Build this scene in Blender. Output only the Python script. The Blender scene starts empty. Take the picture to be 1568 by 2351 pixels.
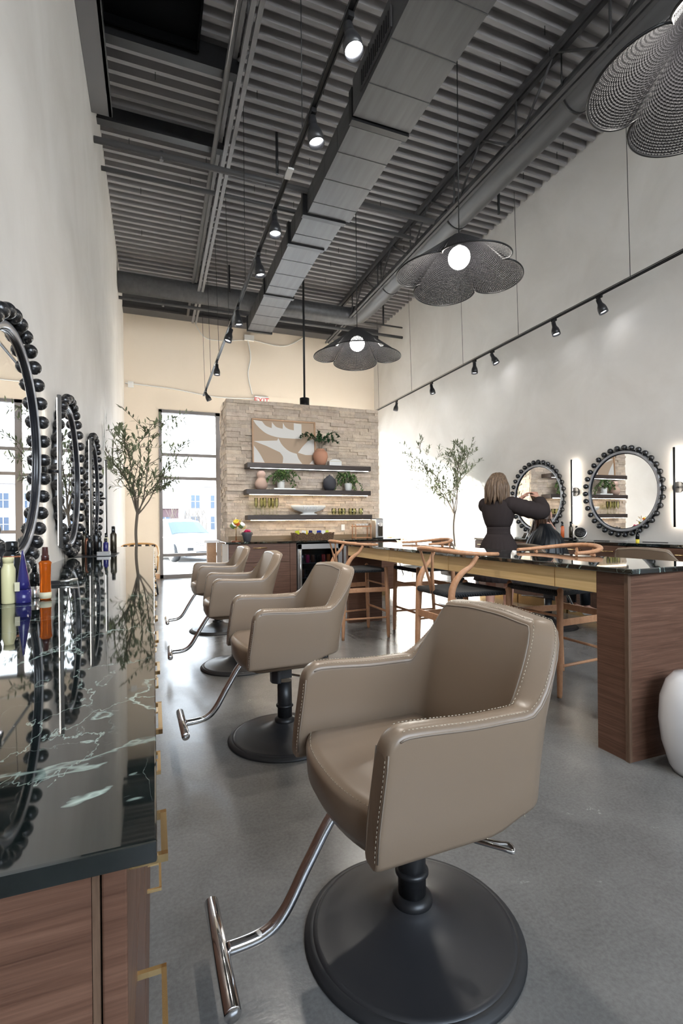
import bpy, math, random
from mathutils import Vector, Matrix, Euler
from math import sin, cos, pi, radians as rad, sqrt
random.seed(7)
C = bpy.context.scene.collection
# ------------------------------------------------------------------ materials
def mat(name, col=(.5,.5,.5), rough=.5, metal=0., spec=.5, coat=0., coatr=.05, emit=None, es=0., trans=0., ior=1.45, alpha=1., sheen=0.):
    m = bpy.data.materials.new(name); m.use_nodes = True
    b = m.node_tree.nodes['Principled BSDF']
    b.inputs['Base Color'].default_value = (*col, 1); b.inputs['Roughness'].default_value = rough
    b.inputs['Metallic'].default_value = metal; b.inputs['Specular IOR Level'].default_value = spec
    b.inputs['Coat Weight'].default_value = coat; b.inputs['Coat Roughness'].default_value = coatr
    b.inputs['Transmission Weight'].default_value = trans; b.inputs['IOR'].default_value = ior
    b.inputs['Alpha'].default_value = alpha
    if emit: b.inputs['Emission Color'].default_value = (*emit, 1); b.inputs['Emission Strength'].default_value = es
    return m
class N:
    def __init__(s, m): s.m = m; s.t = m.node_tree; s.b = s.t.nodes['Principled BSDF']
    def new(s, k, **kw):
        n = s.t.nodes.new(k)
        for a, v in kw.items():
            if a in n.inputs: n.inputs[a].default_value = v
            else: setattr(n, a, v)
        return n
    def link(s, a, b): s.t.links.new(a, b)
    def coord(s, scale=(1,1,1), kind='Object', rot=(0,0,0)):
        t = s.new('ShaderNodeTexCoord'); mp = s.new('ShaderNodeMapping'); mp.inputs['Scale'].default_value = scale; mp.inputs['Rotation'].default_value = rot
        s.link(t.outputs[kind], mp.inputs['Vector']); return mp.outputs['Vector']
    def noise(s, vec, sc, det=4, rough=.5, dist=0):
        n = s.new('ShaderNodeTexNoise'); n.inputs['Scale'].default_value = sc; n.inputs['Detail'].default_value = det; n.inputs['Roughness'].default_value = rough; n.inputs['Distortion'].default_value = dist
        if vec is not None: s.link(vec, n.inputs['Vector'])
        return n.outputs['Fac']
    def ramp(s, fac, stops):
        r = s.new('ShaderNodeValToRGB'); e = r.color_ramp.elements
        while len(e) < len(stops): e.new(.5)
        for i, (p, c) in enumerate(stops): e[i].position = p; e[i].color = (*c, 1) if len(c) == 3 else c
        s.link(fac, r.inputs['Fac']); return r.outputs['Color']
    def math(s, op, a, b=None, c=None):
        n = s.new('ShaderNodeMath'); n.operation = op
        for i, v in enumerate((a, b, c)):
            if v is None: continue
            if hasattr(v, 'is_output'): s.link(v, n.inputs[i])
            else: n.inputs[i].default_value = v
        return n.outputs[0]
    def mix(s, f, a, b, mode='MIX'):
        n = s.new('ShaderNodeMix'); n.data_type = 'RGBA'; n.blend_type = mode
        for i, v in ((0, f), (6, a), (7, b)):
            if hasattr(v, 'is_output'): s.link(v, n.inputs[i])
            else: n.inputs[i].default_value = v if i == 0 else (*v, 1)
        return n.outputs[2]
    def bump(s, h, strength=.2, dist=.01):
        n = s.new('ShaderNodeBump'); n.inputs['Strength'].default_value = strength; n.inputs['Distance'].default_value = dist
        s.link(h, n.inputs['Height']); s.link(n.outputs[0], s.b.inputs['Normal'])
    def col(s, c): s.link(c, s.b.inputs['Base Color'])
    def rough(s, c): s.link(c, s.b.inputs['Roughness'])
def plaster(name, c1, c2, sc=1.2):
    m = mat(name, c1, .62, spec=.25); n = N(m); v = n.coord()
    f = n.noise(v, sc, 6, .6, .6); n.col(n.ramp(f, [(.3, c1), (.7, c2)]))
    n.bump(n.noise(v, 6, 8, .65), .12, .01); return m
M = {}
M['wall'] = plaster('white_limewash_plaster', (.66,.63,.59), (.76,.735,.70))
M['wall_back'] = plaster('cream_paint', (.78,.68,.56), (.81,.715,.60), .6)
def concrete():
    m = mat('polished_concrete', (.3,.3,.3), .3, spec=.5); n = N(m); v = n.coord()
    a = n.noise(v, .9, 8, .62, .5); b = n.noise(v, 4.5, 8, .7, .8); g = n.noise(v, 90, 3, .6)
    c = n.ramp(a, [(.28,(.095,.09,.085)),(.5,(.145,.14,.132)),(.72,(.215,.208,.198))])
    c = n.mix(.35, c, n.ramp(b, [(.3,(.075,.072,.068)),(.7,(.20,.195,.185))]))
    c = n.mix(.25, c, n.ramp(g, [(.35,(.08,.08,.08)),(.65,(.20,.20,.20))]))
    n.col(c); n.rough(n.ramp(b, [(.3,(.16,)*3),(.7,(.28,)*3)])); n.bump(n.math('ADD', g, b), .06, .004); return m
M['floor'] = concrete()
M['steel_dark'] = mat('charcoal_painted_steel', (.075,.073,.075), .45, spec=.4)
M['deck'] = mat('charcoal_painted_deck', (.29,.278,.278), .6, spec=.25)
M['steel_grey'] = mat('grey_painted_steel', (.16,.154,.154), .45, spec=.4)
M['duct'] = mat('brushed_grey_duct', (.13,.13,.135), .42, metal=.25, spec=.5)
n = N(M['duct']); n.col(n.ramp(n.noise(n.coord((6,.4,6)), 3, 5), [(.3,(.085,.085,.088)),(.7,(.115,.115,.12))]))
M['black_deep'] = mat('black_void_shade', (.0012,.0015,.0018), .9, spec=.1)
M['black'] = mat('black_metal', (.012,.012,.013), .38)
M['black_satin'] = mat('black_satin_powder_coat', (.022,.022,.024), .36, spec=.6)
n = N(M['black_satin']); n.bump(n.noise(n.coord(), 900, 2), .25, .0006)
M['rubber'] = mat('black_rubber', (.02,.02,.021), .5)
M['chrome'] = mat('chrome', (.75,.75,.76), .08, metal=1)
M['silver'] = mat('brushed_steel', (.55,.54,.53), .28, metal=1)
M['rod_silver'] = mat('dull_silver_rod', (.20,.195,.19), .5, metal=.6)
M['brass'] = mat('satin_brass', (.72,.50,.24), .26, metal=1)
M['gold'] = mat('brushed_gold_panel', (.74,.55,.31), .42, metal=.15, spec=.5)
n = N(M['gold']); n.col(n.ramp(n.noise(n.coord((1,1,30)), 2, 4), [(.3,(.62,.42,.19)),(.7,(.76,.55,.28))]))
def wood(name, dark, mid, light, sc=(1.,1.,26.), rough=.42, s=1.6):
    m = mat(name, mid, rough, spec=.4); n = N(m); v = n.coord(sc)
    a = n.noise(v, s, 8, .62, 1.6); b = n.noise(n.coord((sc[0]*1.7, sc[1]*1.7, sc[2]*3.2)), s*2, 5, .7, .3)
    c = n.ramp(a, [(.28, dark), (.5, mid), (.74, light)]); c = n.mix(.4, c, n.ramp(b, [(.3, dark), (.7, light)]))
    n.col(c); n.bump(b, .05, .002); return m
M['walnut'] = wood('walnut_veneer', (.045,.020,.012), (.115,.055,.034), (.215,.115,.075))
M['walnut_x'] = wood('walnut_edge', (.07,.04,.025), (.13,.078,.05), (.2,.125,.08), (40,40,2))
M['oak_dark'] = wood('dark_stained_oak', (.022,.015,.013), (.05,.036,.031), (.09,.068,.058), (2,30,30))
M['beech'] = wood('oiled_beech', (.36,.17,.085), (.50,.255,.135), (.60,.335,.19), (8,8,3), .38, 2)
M['frame_oak'] = wood('light_oak_frame', (.42,.24,.13), (.50,.30,.17), (.56,.36,.22), (6,6,6))
def marble():
    m = mat('black_marble', (.006,.009,.009), .03, spec=.5, ior=2.25); n = N(m); v = n.coord()
    def vein(sc, w, dist, off):
        mp = n.new('ShaderNodeMapping'); mp.inputs['Location'].default_value = off; mp.inputs['Rotation'].default_value = (0,0,.7); mp.inputs['Scale'].default_value = (1,.55,1); n.link(v, mp.inputs[0])
        f = n.noise(mp.outputs[0], sc, 7, .55, dist); a = n.math('ABSOLUTE', n.math('SUBTRACT', f, .5)); k = n.math('SUBTRACT', 1., n.math('DIVIDE', a, w)); return n.math('MAXIMUM', k, 0.)
    v1 = vein(2.6, .0035, 1.3, (0,0,0)); v2 = vein(5.5, .0022, .9, (3,1,2)); v3 = vein(1.3, .0045, 1.5, (7,2,4))
    mask = n.ramp(n.noise(v, 2.1, 3), [(.42,(0,0,0)),(.62,(1,1,1))])
    f = n.math('MINIMUM', n.math('ADD', n.math('ADD', v1, n.math('MULTIPLY', v2, mask)), v3), 1.)
    f = n.math('MULTIPLY', f, n.ramp(n.noise(v, 9, 4), [(.3,(.25,)*3),(.65,(1,)*3)]))
    base = n.ramp(n.noise(v, 14, 8, .7), [(.3,(.002,.003,.003)),(.75,(.009,.015,.014))])
    n.col(n.mix(f, base, (.40,.50,.44))); return m
M['marble'] = marble()
M['leather'] = mat('beige_leatherette', (.22,.160,.111), .31, spec=.5)
n = N(M['leather']); n.bump(n.noise(n.coord(), 420, 3, .6), .12, .0008)
M['piping'] = mat('beige_piping', (.22,.175,.135), .4)
M['thread'] = mat('pale_thread', (.5,.43,.33), .6)
M['cord'] = mat('black_paper_cord', (.014,.015,.017), .6)
n = N(M['cord']); 
w = n.new('ShaderNodeTexWave'); w.inputs['Scale'].default_value = 38; w.inputs['Distortion'].default_value = .3; w.bands_direction = 'DIAGONAL'; n.link(n.coord(), w.inputs['Vector']); n.bump(w.outputs['Fac'], .8, .004); n.col(n.ramp(w.outputs['Fac'], [(.1,(.004,.004,.005)),(.8,(.03,.033,.037))]))
M['splash'] = mat('antique_bronze_strip', (.20,.14,.08), .5)
M['mirror'] = mat('mirror_silver', (.93,.94,.95), .0, metal=1)
M['ball'] = mat('burnished_black_ball', (.06,.06,.062), .26, metal=.75, spec=.6)
n = N(M['ball']); n.col(n.ramp(n.noise(n.coord((1,1,5)), 18, 6, .7), [(.35,(.012,.012,.013)),(.75,(.16,.16,.165))]))
M['ring'] = mat('pewter_ring', (.36,.37,.40), .3, metal=.2, coat=.5)
M['ring_black'] = mat('black_ring_lip', (.015,.016,.02), .25)
M['bulb'] = mat('frosted_bulb', (1,1,1), .3, emit=(1,.97,.93), es=9)
M['lamp_face'] = mat('lit_lamp_face', (1,1,1), .3, emit=(.93,.95,1), es=12)
M['led_cool'] = mat('cool_led_strip', (1,1,1), .3, emit=(.95,.96,1), es=16)
M['led_warm'] = mat('warm_led_strip', (1,1,1), .3, emit=(1,.80,.56), es=42)
M['led_wall'] = mat('warm_wall_strip', (1,1,1), .3, emit=(1,.90,.76), es=32)
M['led_wall_dim'] = mat('soft_wall_strip', (1,1,1), .3, emit=(1,.92,.80), es=6)
M['led_off'] = mat('led_tape', (.75,.72,.66), .4)
M['stone'] = mat('split_face_travertine', (.62,.52,.43), .8, spec=.2)
n = N(M['stone']); v = n.coord()
M_attr = n.new('ShaderNodeVertexColor'); M_attr.layer_name = 'tone'
c = n.ramp(n.noise(v, 14, 7, .7), [(.25,(.56,.44,.35)),(.5,(.76,.64,.53)),(.8,(.86,.77,.67))])
n.col(n.mix(.75, c, M_attr.outputs[0], 'MULTIPLY')); n.bump(n.noise(v, 38, 9, .75), .9, .02)
M['glass'] = None
def pane_glass(name, tint=(.97,.99,1), refl=.06):
    m = bpy.data.materials.new(name); m.use_nodes = True; t = m.node_tree; t.nodes.clear()
    o = t.nodes.new('ShaderNodeOutputMaterial'); mx = t.nodes.new('ShaderNodeMixShader'); tr = t.nodes.new('ShaderNodeBsdfTransparent'); gl = t.nodes.new('ShaderNodeBsdfGlossy')
    tr.inputs[0].default_value = (*tint, 1); gl.inputs['Roughness'].default_value = .0; lw = t.nodes.new('ShaderNodeFresnel'); lw.inputs[0].default_value = 1.3
    t.links.new(lw.outputs[0], mx.inputs[0]); t.links.new(tr.outputs[0], mx.inputs[1]); t.links.new(gl.outputs[0], mx.inputs[2]); t.links.new(mx.outputs[0], o.inputs[0]); return m
M['glass'] = pane_glass('dimming_window_glass', (.66,.68,.69))  # grey tint added to hold down the brightness outdoors
M['glass_clear'] = pane_glass('clear_window_glass')
M['glass_g'] = pane_glass('green_tinted_glass', (.94,.96,.82))
M['glass_dark'] = pane_glass('dark_fridge_glass', (.55,.6,.65))
M['win_frame'] = mat('bronze_aluminium', (.16,.145,.14), .4, metal=.3)
M['leaf'] = mat('olive_leaf', (.13,.155,.09), .5, spec=.3)
n = N(M['leaf']); n.col(n.ramp(n.noise(n.coord(), 5, 3), [(.3,(.10,.12,.065)),(.7,(.24,.27,.16))]))
M['leaf_dark'] = mat('dark_green_leaf', (.02,.07,.025), .4)
n = N(M['leaf_dark']); n.col(n.ramp(n.noise(n.coord(), 12, 3), [(.3,(.012,.045,.018)),(.7,(.06,.13,.05))]))
M['leaf_mid'] = mat('mid_green_leaf', (.06,.13,.04), .4)
n = N(M['leaf_mid']); n.col(n.ramp(n.noise(n.coord(), 14, 3), [(.3,(.03,.09,.03)),(.7,(.20,.28,.09))]))
M['bark'] = mat('grey_bark', (.16,.13,.10), .8)
M['terracotta'] = mat('terracotta', (.50,.25,.16), .7)
M['blush'] = mat('blush_clay', (.52,.36,.29), .75)
M['charcoal_clay'] = mat('charcoal_clay', (.055,.055,.065), .65)
M['white_cer'] = mat('white_ceramic', (.8,.8,.78), .35)
M['white_gloss'] = mat('glossy_white_ceramic', (.74,.74,.75), .07, coat=.6)
M['white'] = mat('white_plastic', (.8,.8,.8), .4)
M['red'] = mat('red_lettering', (.7,.05,.04), .5)
M['skin'] = mat('skin', (.62,.34,.25), .5)
M['hair_b'] = mat('ash_brown_hair', (.13,.078,.045), .42)
n = N(M['hair_b']); n.col(n.ramp(n.noise(n.coord((60,60,4)), 1.2, 4), [(.3,(.055,.032,.02)),(.7,(.26,.17,.105))])); n.bump(n.noise(n.coord((120,120,5)), 1.2, 4), .8, .006)
M['hair_d'] = mat('dark_wet_hair', (.05,.025,.014), .3)
n = N(M['hair_d']); n.col(n.ramp(n.noise(n.coord((60,60,4)), 1.5, 4), [(.3,(.015,.008,.006)),(.7,(.12,.06,.035))])); n.bump(n.noise(n.coord((120,120,5)), 1.2, 4), .8, .006)
M['dress'] = mat('charcoal_brown_cotton', (.042,.033,.032), .85, spec=.1)
M['cape'] = mat('black_nylon_cape', (.006,.008,.011), .42)
M['art_bg'] = mat('tan_art_paper', (.48,.36,.26), .8)
M['art_wh'] = mat('off_white_art_paper', (.74,.72,.69), .8)
def wicker():
    m = mat('black_woven_rattan', (.012,.011,.012), .45, spec=.5); n = N(m)
    uv = n.new('ShaderNodeUVMap'); sp = n.new('ShaderNodeSeparateXYZ'); n.link(uv.outputs[0], sp.inputs[0])
    u, w = sp.outputs[0], sp.outputs[1]      # u: angle 0..1, w: radius 0..1
    su = n.math('SINE', n.math('MULTIPLY', u, 2*pi*190)); row = n.math('FLOOR', n.math('MULTIPLY', w, 46)); 
    ph = n.math('MULTIPLY', n.math('MODULO', row, 2.), pi); sv = n.math('SINE', n.math('MULTIPLY', w, 2*pi*46))
    sh = n.math('SINE', n.math('ADD', n.math('MULTIPLY', u, 2*pi*95), ph))
    n.bump(n.math('ADD', n.math('MULTIPLY', su, .6), n.math('MULTIPLY', sv, n.math('ADD', sh, 1.2))), .9, .004)
    hole = n.math('MULTIPLY', n.math('GREATER_THAN', su, .35), n.math('GREATER_THAN', sv, n.math('SUBTRACT', 1.7, n.math('MULTIPLY', w, 1.3))))
    n.link(n.math('SUBTRACT', 1., hole), n.b.inputs['Alpha'])
    n.col(n.ramp(n.math('ADD', n.math('MULTIPLY', sv, .3), .5), [(.2,(.004,.004,.005)),(.85,(.035,.034,.038))])); return m
M['wicker'] = wicker()
M['seagrass'] = mat('woven_seagrass', (.22,.13,.07), .8)
n = N(M['seagrass']); b1 = n.new('ShaderNodeTexVoronoi'); b1.inputs['Scale'].default_value = 90; n.link(n.coord((1,1,1.6)), b1.inputs['Vector']); n.bump(b1.outputs['Distance'], 1, .01); n.col(n.ramp(b1.outputs['Distance'], [(0,(.34,.21,.12)),(.6,(.09,.05,.03))]))
M['rattan'] = mat('honey_rattan', (.60,.33,.12), .45)
M['purple'] = mat('indigo_plastic', (.02,.018,.12), .18)
M['amber'] = mat('amber_plastic', (.60,.13,.012), .12, trans=.5, ior=1.2)
M['brown_cap'] = mat('brown_cap', (.05,.012,.01), .2)
M['cream_b'] = mat('cream_bottle', (.68,.62,.35), .35)
M['black_b'] = mat('gloss_black_plastic', (.006,.007,.008), .12)
M['bronze_b'] = mat('dark_bronze_can', (.07,.06,.045), .22, metal=.8)
M['copper_b'] = mat('copper_bottle', (.35,.14,.08), .25, metal=.6)
M['label'] = mat('pale_label', (.6,.55,.38), .5)
M['blue_b'] = mat('blue_bottle', (.02,.05,.35), .3)
M['orange_b'] = mat('orange_bottle', (.65,.13,.03), .3)
M['yellow'] = mat('yellow_glaze', (.75,.6,.05), .3)
M['magenta'] = mat('magenta_wrapper', (.6,.03,.12), .4)
M['lime'] = mat('lime_wrapper', (.5,.55,.03), .4)
M['asphalt'] = mat('concrete_paving', (.36,.35,.34), .85)
M['car'] = mat('white_car_paint', (.62,.62,.62), .15, coat=1)
M['car_glass'] = mat('pale_windscreen', (.06,.085,.10), .12)
M['tyre'] = mat('tyre', (.025,.027,.03), .7)
M['bld_brown'] = mat('mauve_brown_brick', (.12,.075,.078), .85)
M['bld_pale'] = mat('pale_render', (.40,.39,.38), .8)
M['bld_win'] = mat('blue_window_glass', (.07,.11,.16), .15)
# ------------------------------------------------------------------ mesh builder
class MB:
    def __init__(s): s.v = []; s.f = []; s.sm = []; s.uv = None
    def add(s, vs, fs, sm=False, mx=None):
        o = len(s.v); s.v += [tuple(mx @ Vector(v)) if mx else tuple(v) for v in vs]
        s.f += [tuple(i+o for i in f) for f in fs]; s.sm += [sm]*len(fs); return s
    def box(s, x0, x1, y0, y1, z0, z1, mx=None):
        vs = [(x,y,z) for x in (x0,x1) for y in (y0,y1) for z in (z0,z1)]
        return s.add(vs, [(0,1,3,2),(4,6,7,5),(0,4,5,1),(2,3,7,6),(0,2,6,4),(1,5,7,3)], False, mx)
    def obox(s, c, size, rot=(0,0,0)):
        mx = Matrix.Translation(c) @ Euler(rot).to_matrix().to_4x4(); a, b, d = [q/2 for q in size]; return s.box(-a,a,-b,b,-d,d,mx)
    def loft(s, rings, cap=True, sm=True, closed=True, loop=False):
        n = len(rings[0]); vs = [p for r in rings for p in r]; fs = []; m = len(rings)
        for i in range(m if loop else m-1):
            j2 = (i+1) % m
            for j in range(n if closed else n-1):
                k = (j+1) % n; fs.append((i*n+j, i*n+k, j2*n+k, j2*n+j))
        o = len(s.v); s.add(vs, fs, sm)
        if cap and closed and not loop: s.f += [tuple(o+j for j in reversed(range(n))), tuple(o+(m-1)*n+j for j in range(n))]; s.sm += [False, False]
        return s
    def tube(s, pts, r, n=10, cap=True, flat=1., up=None):
        pts = [Vector(p) for p in pts]; rs = r if isinstance(r, (list, tuple)) else [r]*len(pts); rings = []; a = None
        for i, p in enumerate(pts):
            t = (pts[min(i+1,len(pts)-1)] - pts[max(i-1,0)]).normalized()
            if a is None: a = (Vector(up) if up else (Vector((0,0,1)) if abs(t.z) < .9 else Vector((1,0,0)))); 
            a = (a - t*a.dot(t)).normalized(); b = t.cross(a)
            rings.append([tuple(p + (a*cos(2*pi*k/n)*flat + b*sin(2*pi*k/n))*rs[i]) for k in range(n)])
        return s.loft(rings, cap)
    def lathe(s, prof, c=(0,0,0), n=32, mx=None, cap=True):
        rings = []
        for r, z in prof:
            ring = [Vector((r*cos(2*pi*k/n), r*sin(2*pi*k/n), z)) for k in range(n)]
            if mx: ring = [mx @ q for q in ring]
            rings.append([tuple(q + Vector(c)) for q in ring])
        return s.loft(rings, cap)
    def cyl(s, p0, p1, r, n=14, r2=None): return s.tube([p0, p1], [r, r if r2 is None else r2], n)
    def sphere(s, c, r, n=16, m=10, sc=(1,1,1)):
        prof = [(max(r*sin(pi*i/m), 1e-4), -r*cos(pi*i/m)) for i in range(m+1)]
        mx = Matrix.Diagonal((*sc, 1)); return s.lathe(prof, c, n, mx, False)
    def prism(s, poly, z0, z1, mx=None):
        n = len(poly); vs = [(x,y,z0) for x,y in poly] + [(x,y,z1) for x,y in poly]
        return s.add(vs, [tuple(reversed(range(n))), tuple(range(n,2*n))] + [(i,(i+1)%n,n+(i+1)%n,n+i) for i in range(n)], False, mx)
    def build(s, name, m, parent=None, bevel=0, subd=0, org=None, seg=2):
        me = bpy.data.meshes.new(name); vs = s.v
        if org is not None: vs = [tuple(org @ Vector(v)) for v in vs]
        me.from_pydata(vs, [], s.f); me.polygons.foreach_set('use_smooth', s.sm)
        if s.uv:
            l = me.uv_layers.new(name='UVMap')
            for p in me.polygons:
                us = [s.uv[me.loops[li].vertex_index] for li in p.loop_indices]; big = max(u[0] for u in us) > .9
                for li, q in zip(p.loop_indices, us): l.data[li].uv = (q[0]+1 if big and q[0] < .1 else q[0], q[1])
        me.update(); o = bpy.data.objects.new(name, me); C.objects.link(o); me.materials.append(m if not isinstance(m, str) else M[m])
        if parent: o.parent = parent
        if bevel: b = o.modifiers.new('bevel', 'BEVEL'); b.width = bevel; b.segments = seg; b.limit_method = 'ANGLE'; b.harden_normals = False
        if subd: b = o.modifiers.new('sub', 'SUBSURF'); b.levels = subd; b.render_levels = subd
        return o
def tag(o, label=None, cat=None, group=None, kind=None):
    if label: o['label'] = label
    if cat: o['category'] = cat
    if group: o['group'] = group
    if kind: o['kind'] = kind
    return o
def thing(name, label, cat, loc=(0,0,0), rz=0., group=None):
    o = bpy.data.objects.new(name, None); o.empty_display_size = .1; C.objects.link(o); o.location = loc; o.rotation_euler = (0,0,rz)
    return tag(o, label, cat, group)
def inv(loc): return Matrix.Translation(-Vector(loc))
def struct(name, mb, m, label=None, **k):
    o = mb.build(name, m, **k); o['kind'] = 'structure'; o['label'] = label or ''; 
    if not label: del o['label']
    return o
def kids(o, pool): return [c for c in pool if c.parent == o]
def copy_tree(o, parent=None, pool=None):
    pool = list(C.objects) if pool is None else pool
    c = o.copy(); C.objects.link(c)
    if parent: c.parent = parent
    for ch in kids(o, pool): copy_tree(ch, c, pool)
    return c
def smooth(t): t = max(0., min(1., t)); return t*t*(3-2*t)
def bez(p, n=12):
    p = [Vector(q) for q in p]; out = []
    q = [p[0]] + p + [p[-1]]
    for i in range(1, len(q)-2):
        for k in range(n):
            t = k/n; a, b, c, d = q[i-1], q[i], q[i+1], q[i+2]
            out.append(.5*((2*b)+(-a+c)*t+(2*a-5*b+4*c-d)*t*t+(-a+3*b-3*c+d)*t**3))
    return out + [p[-1]]
XL, XR, YB, YR, ZC = -.56, 5.25, 11.3, -4.6, 5.95
# ------------------------------------------------------------------ room shell
struct('floor', MB().box(XL-.2, XR+.2, YR-.2, YB+.2, -.1, 0), 'floor', 'grey polished concrete floor')
struct('wall_left', MB().box(XL-.2, XL, YR-.2, YB+.2, 0, 6.35), 'wall', 'tall white plaster wall behind the left mirrors')
struct('wall_right', MB().box(XR, XR+.2, YR-.2, YB+.2, 0, 6.35), 'wall', 'tall white plaster wall behind the right mirrors')
wx = [.12, 1.38, 2.55, 5.05]
wb = MB(); wb.box(XL, .12, YB, YB+.2, 0, 6.35); wb.box(.12, 5.05, YB, YB+.2, 3.66, 6.35); wb.box(5.05, XR, YB, YB+.2, 0, 6.35)
struct('wall_back', wb, 'wall_back', 'cream painted wall above the storefront glazing')
wr = MB(); wr.box(XL, -.2, YR-.2, YR, 0, 6.35); wr.box(-.2, 4.9, YR-.2, YR, 0, 2.4); wr.box(-.2, 4.9, YR-.2, YR, 5.7, 6.35); wr.box(4.9, XR, YR-.2, YR, 0, 6.35)
struct('wall_rear', wr, 'wall', 'white wall behind the viewer with a wide opening added for fill light')
def glazing(name, label, x0, x1, y, zs, mull=(), zt=3.66, door=False):
    f = .065; b = MB(); b.box(x0, x0+f, y-.02, y+.1, 0, zt); b.box(x1-f, x1, y-.02, y+.1, 0, zt); b.box(x0, x1, y-.02, y+.1, zt-f, zt); b.box(x0, x1, y-.02, y+.1, 0, f*1.2)
    for z in zs: b.box(x0, x1, y-.015, y+.09, z-f*.5, z+f*.5)
    for x in mull: b.box(x-f*.5, x+f*.5, y-.015, y+.09, 0, zt)
    o = struct(name, b, 'win_frame', label)
    g = MB().box(x0+.01, x1-.01, y+.035, y+.041, .02, zt-.02).build('window_pane', 'glass', o)
    return o
glazing('window_1', 'tall bronze framed storefront window beside the stone partition', .12, 1.38, YB, (.50, 2.18, 2.69))
glazing('door_1', 'glazed storefront exit door with transom behind the stone partition', 1.38, 2.55, YB, (1.05, 2.20, 2.69))
glazing('window_2', 'storefront window behind the stone partition', 2.55, 5.05, YB, (.50, 2.18, 2.69), (3.8,))
b = MB(); b.box(-.2,4.9,YR-.1,YR-.04,2.4,2.46); b.box(-.2,4.9,YR-.1,YR-.04,5.64,5.7)  # unseen window added behind the camera, set high to fill the chair tops
for x in (-.2, 1.5, 3.2, 4.84): b.box(x, x+.06, YR-.1, YR-.04, 2.4, 5.7)
b.box(-.2,4.9,YR-.1,YR-.04,4.0,4.06)
w3 = struct('fill_window_rear', b, 'win_frame', 'wide unseen window added behind the viewer for fill light'); MB().box(-.19, 4.89, YR-.08, YR-.075, 2.41, 5.69).build('window_pane', 'glass_clear', w3)
struct('baseboard_back', MB().box(XL, .11, YB-.015, YB, 0, .10).box(5.06, XR, YB-.015, YB, 0, .10), 'frame_oak')
# corrugated metal deck ceiling, ribs run across the room
b = MB(); y = YR; prof = []
while y < YB:
    prof += [(y, 6.03), (y+.072, 6.03), (y+.088, ZC), (y+.136, ZC), (y+.152, 6.03)]; y += .152
rows = [(XL, z, y) for y, z in prof]
vs = [(XL, y, z) for y, z in prof] + [(XR, y, z) for y, z in prof]; n_ = len(prof)
b.add(vs, [(i, i+1, n_+i+1, n_+i) for i in range(n_-1)]); 
ceil_o = struct('ceiling', b, 'deck', 'charcoal painted corrugated metal roof deck')
b = MB().box(XL-.2, XR+.2, YR-.2, YB+.2, 6.12, 6.3); struct('ceiling_slab', b, 'black_deep', 'roof above the corrugated deck')
# steel
def beam(name, label, cat, mb, m='steel_dark', group=None, **k): return tag(mb.build(name, m, **k), label, cat, group)
b = MB(); b.box(XL, XR, 11.02, 11.06, 5.66, 5.95); b.box(XL, XR, 10.96, 11.28, 5.64, 5.68)
beam('ledger_beam', 'dark steel ledger beam along the top of the cream back wall', 'beam', b)
b = MB(); b.box(XL, -.42, YR, 5.62, 5.48, 5.90); b.box(XL, -.36, YR, 5.62, 5.40, 5.43); b.box(-.40,-.36,YR,5.62,5.40,5.47)
beam('ceiling_beam', 'grey steel channel beam running along the top of the left wall', 'beam', b, 'steel_grey', bevel=.006)
b = MB(); b.box(XL, .86, 5.02, 5.06, 5.74, 5.95); b.box(XL, .86, 5.02, 5.12, 5.72, 5.74)
beam('ceiling_beam', 'dark cross beam bordering the black roof opening, left of the bar joist', 'beam', b, 'black')
b = MB(); b.box(XL, .86, 6.18, 6.22, 5.76, 5.95); b.box(XL, .86, 6.12, 6.22, 5.74, 5.76)
beam('ceiling_beam', 'dark cross beam just past the end of the left wall channel', 'beam', b, 'black')
b = MB(); b.box(-.40, -.38, 2.6, 4.98, 5.78, 6.1); b.box(.44, .46, 2.6, 4.98, 5.78, 6.1); b.box(-.4, .46, 4.96, 4.98, 5.78, 6.1); b.box(-.4, .46, 2.6, 2.62, 5.78, 6.1); b.box(-.40,.46,2.6,4.98,5.86,5.88)  # near-black sheet across the curb paints in the shade inside the opening
tag(b.build('roof_curb', 'black_deep'), 'rectangular roof unit opening in the deck by the left wall, its inner shade painted black', 'roof opening')
def joist(x, label, z0, m):
    t = thing('bar_joist', label, 'joist', (x, 0, z0), group='open web joists')
    z1 = 5.90 - z0
    MB().box(-.055,-.012,YR,10.9,z1-.03,z1+.03).box(.012,.055,YR,10.9,z1-.03,z1+.03).build('top_chord', m, t)
    MB().box(-.055,-.012,YR,10.9,0,.03).box(.012,.055,YR,10.9,0,.03).build('bottom_chord', m, t)
    y = YR+.5; i = 0; w = MB()
    while y < 10.4:
        w.tube([(0,y,.015),(0,y,z1)], .014, 6); w.tube([(0,y+.05,.015),(0,y+.62,z1)], .014, 6); w.tube([(0,y+.66,z1),(0,y+1.16,.015)], .014, 6); y += 1.22
    w.build('web', m if m != 'steel_grey' else 'steel_grey', t)
joist(.85, 'grey painted bar joist running lengthwise above the left work stations', 5.46, 'steel_grey')
joist(3.86, 'dark bar joist with zigzag web running beside the large round duct', 5.40, 'steel_dark')
beam('conduit', 'grey conduit pipe running beside the left bar joist', 'pipe', MB().tube([(.72,YR,5.62),(.72,10.9,5.62)], .028, 12), 'steel_grey')
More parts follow.
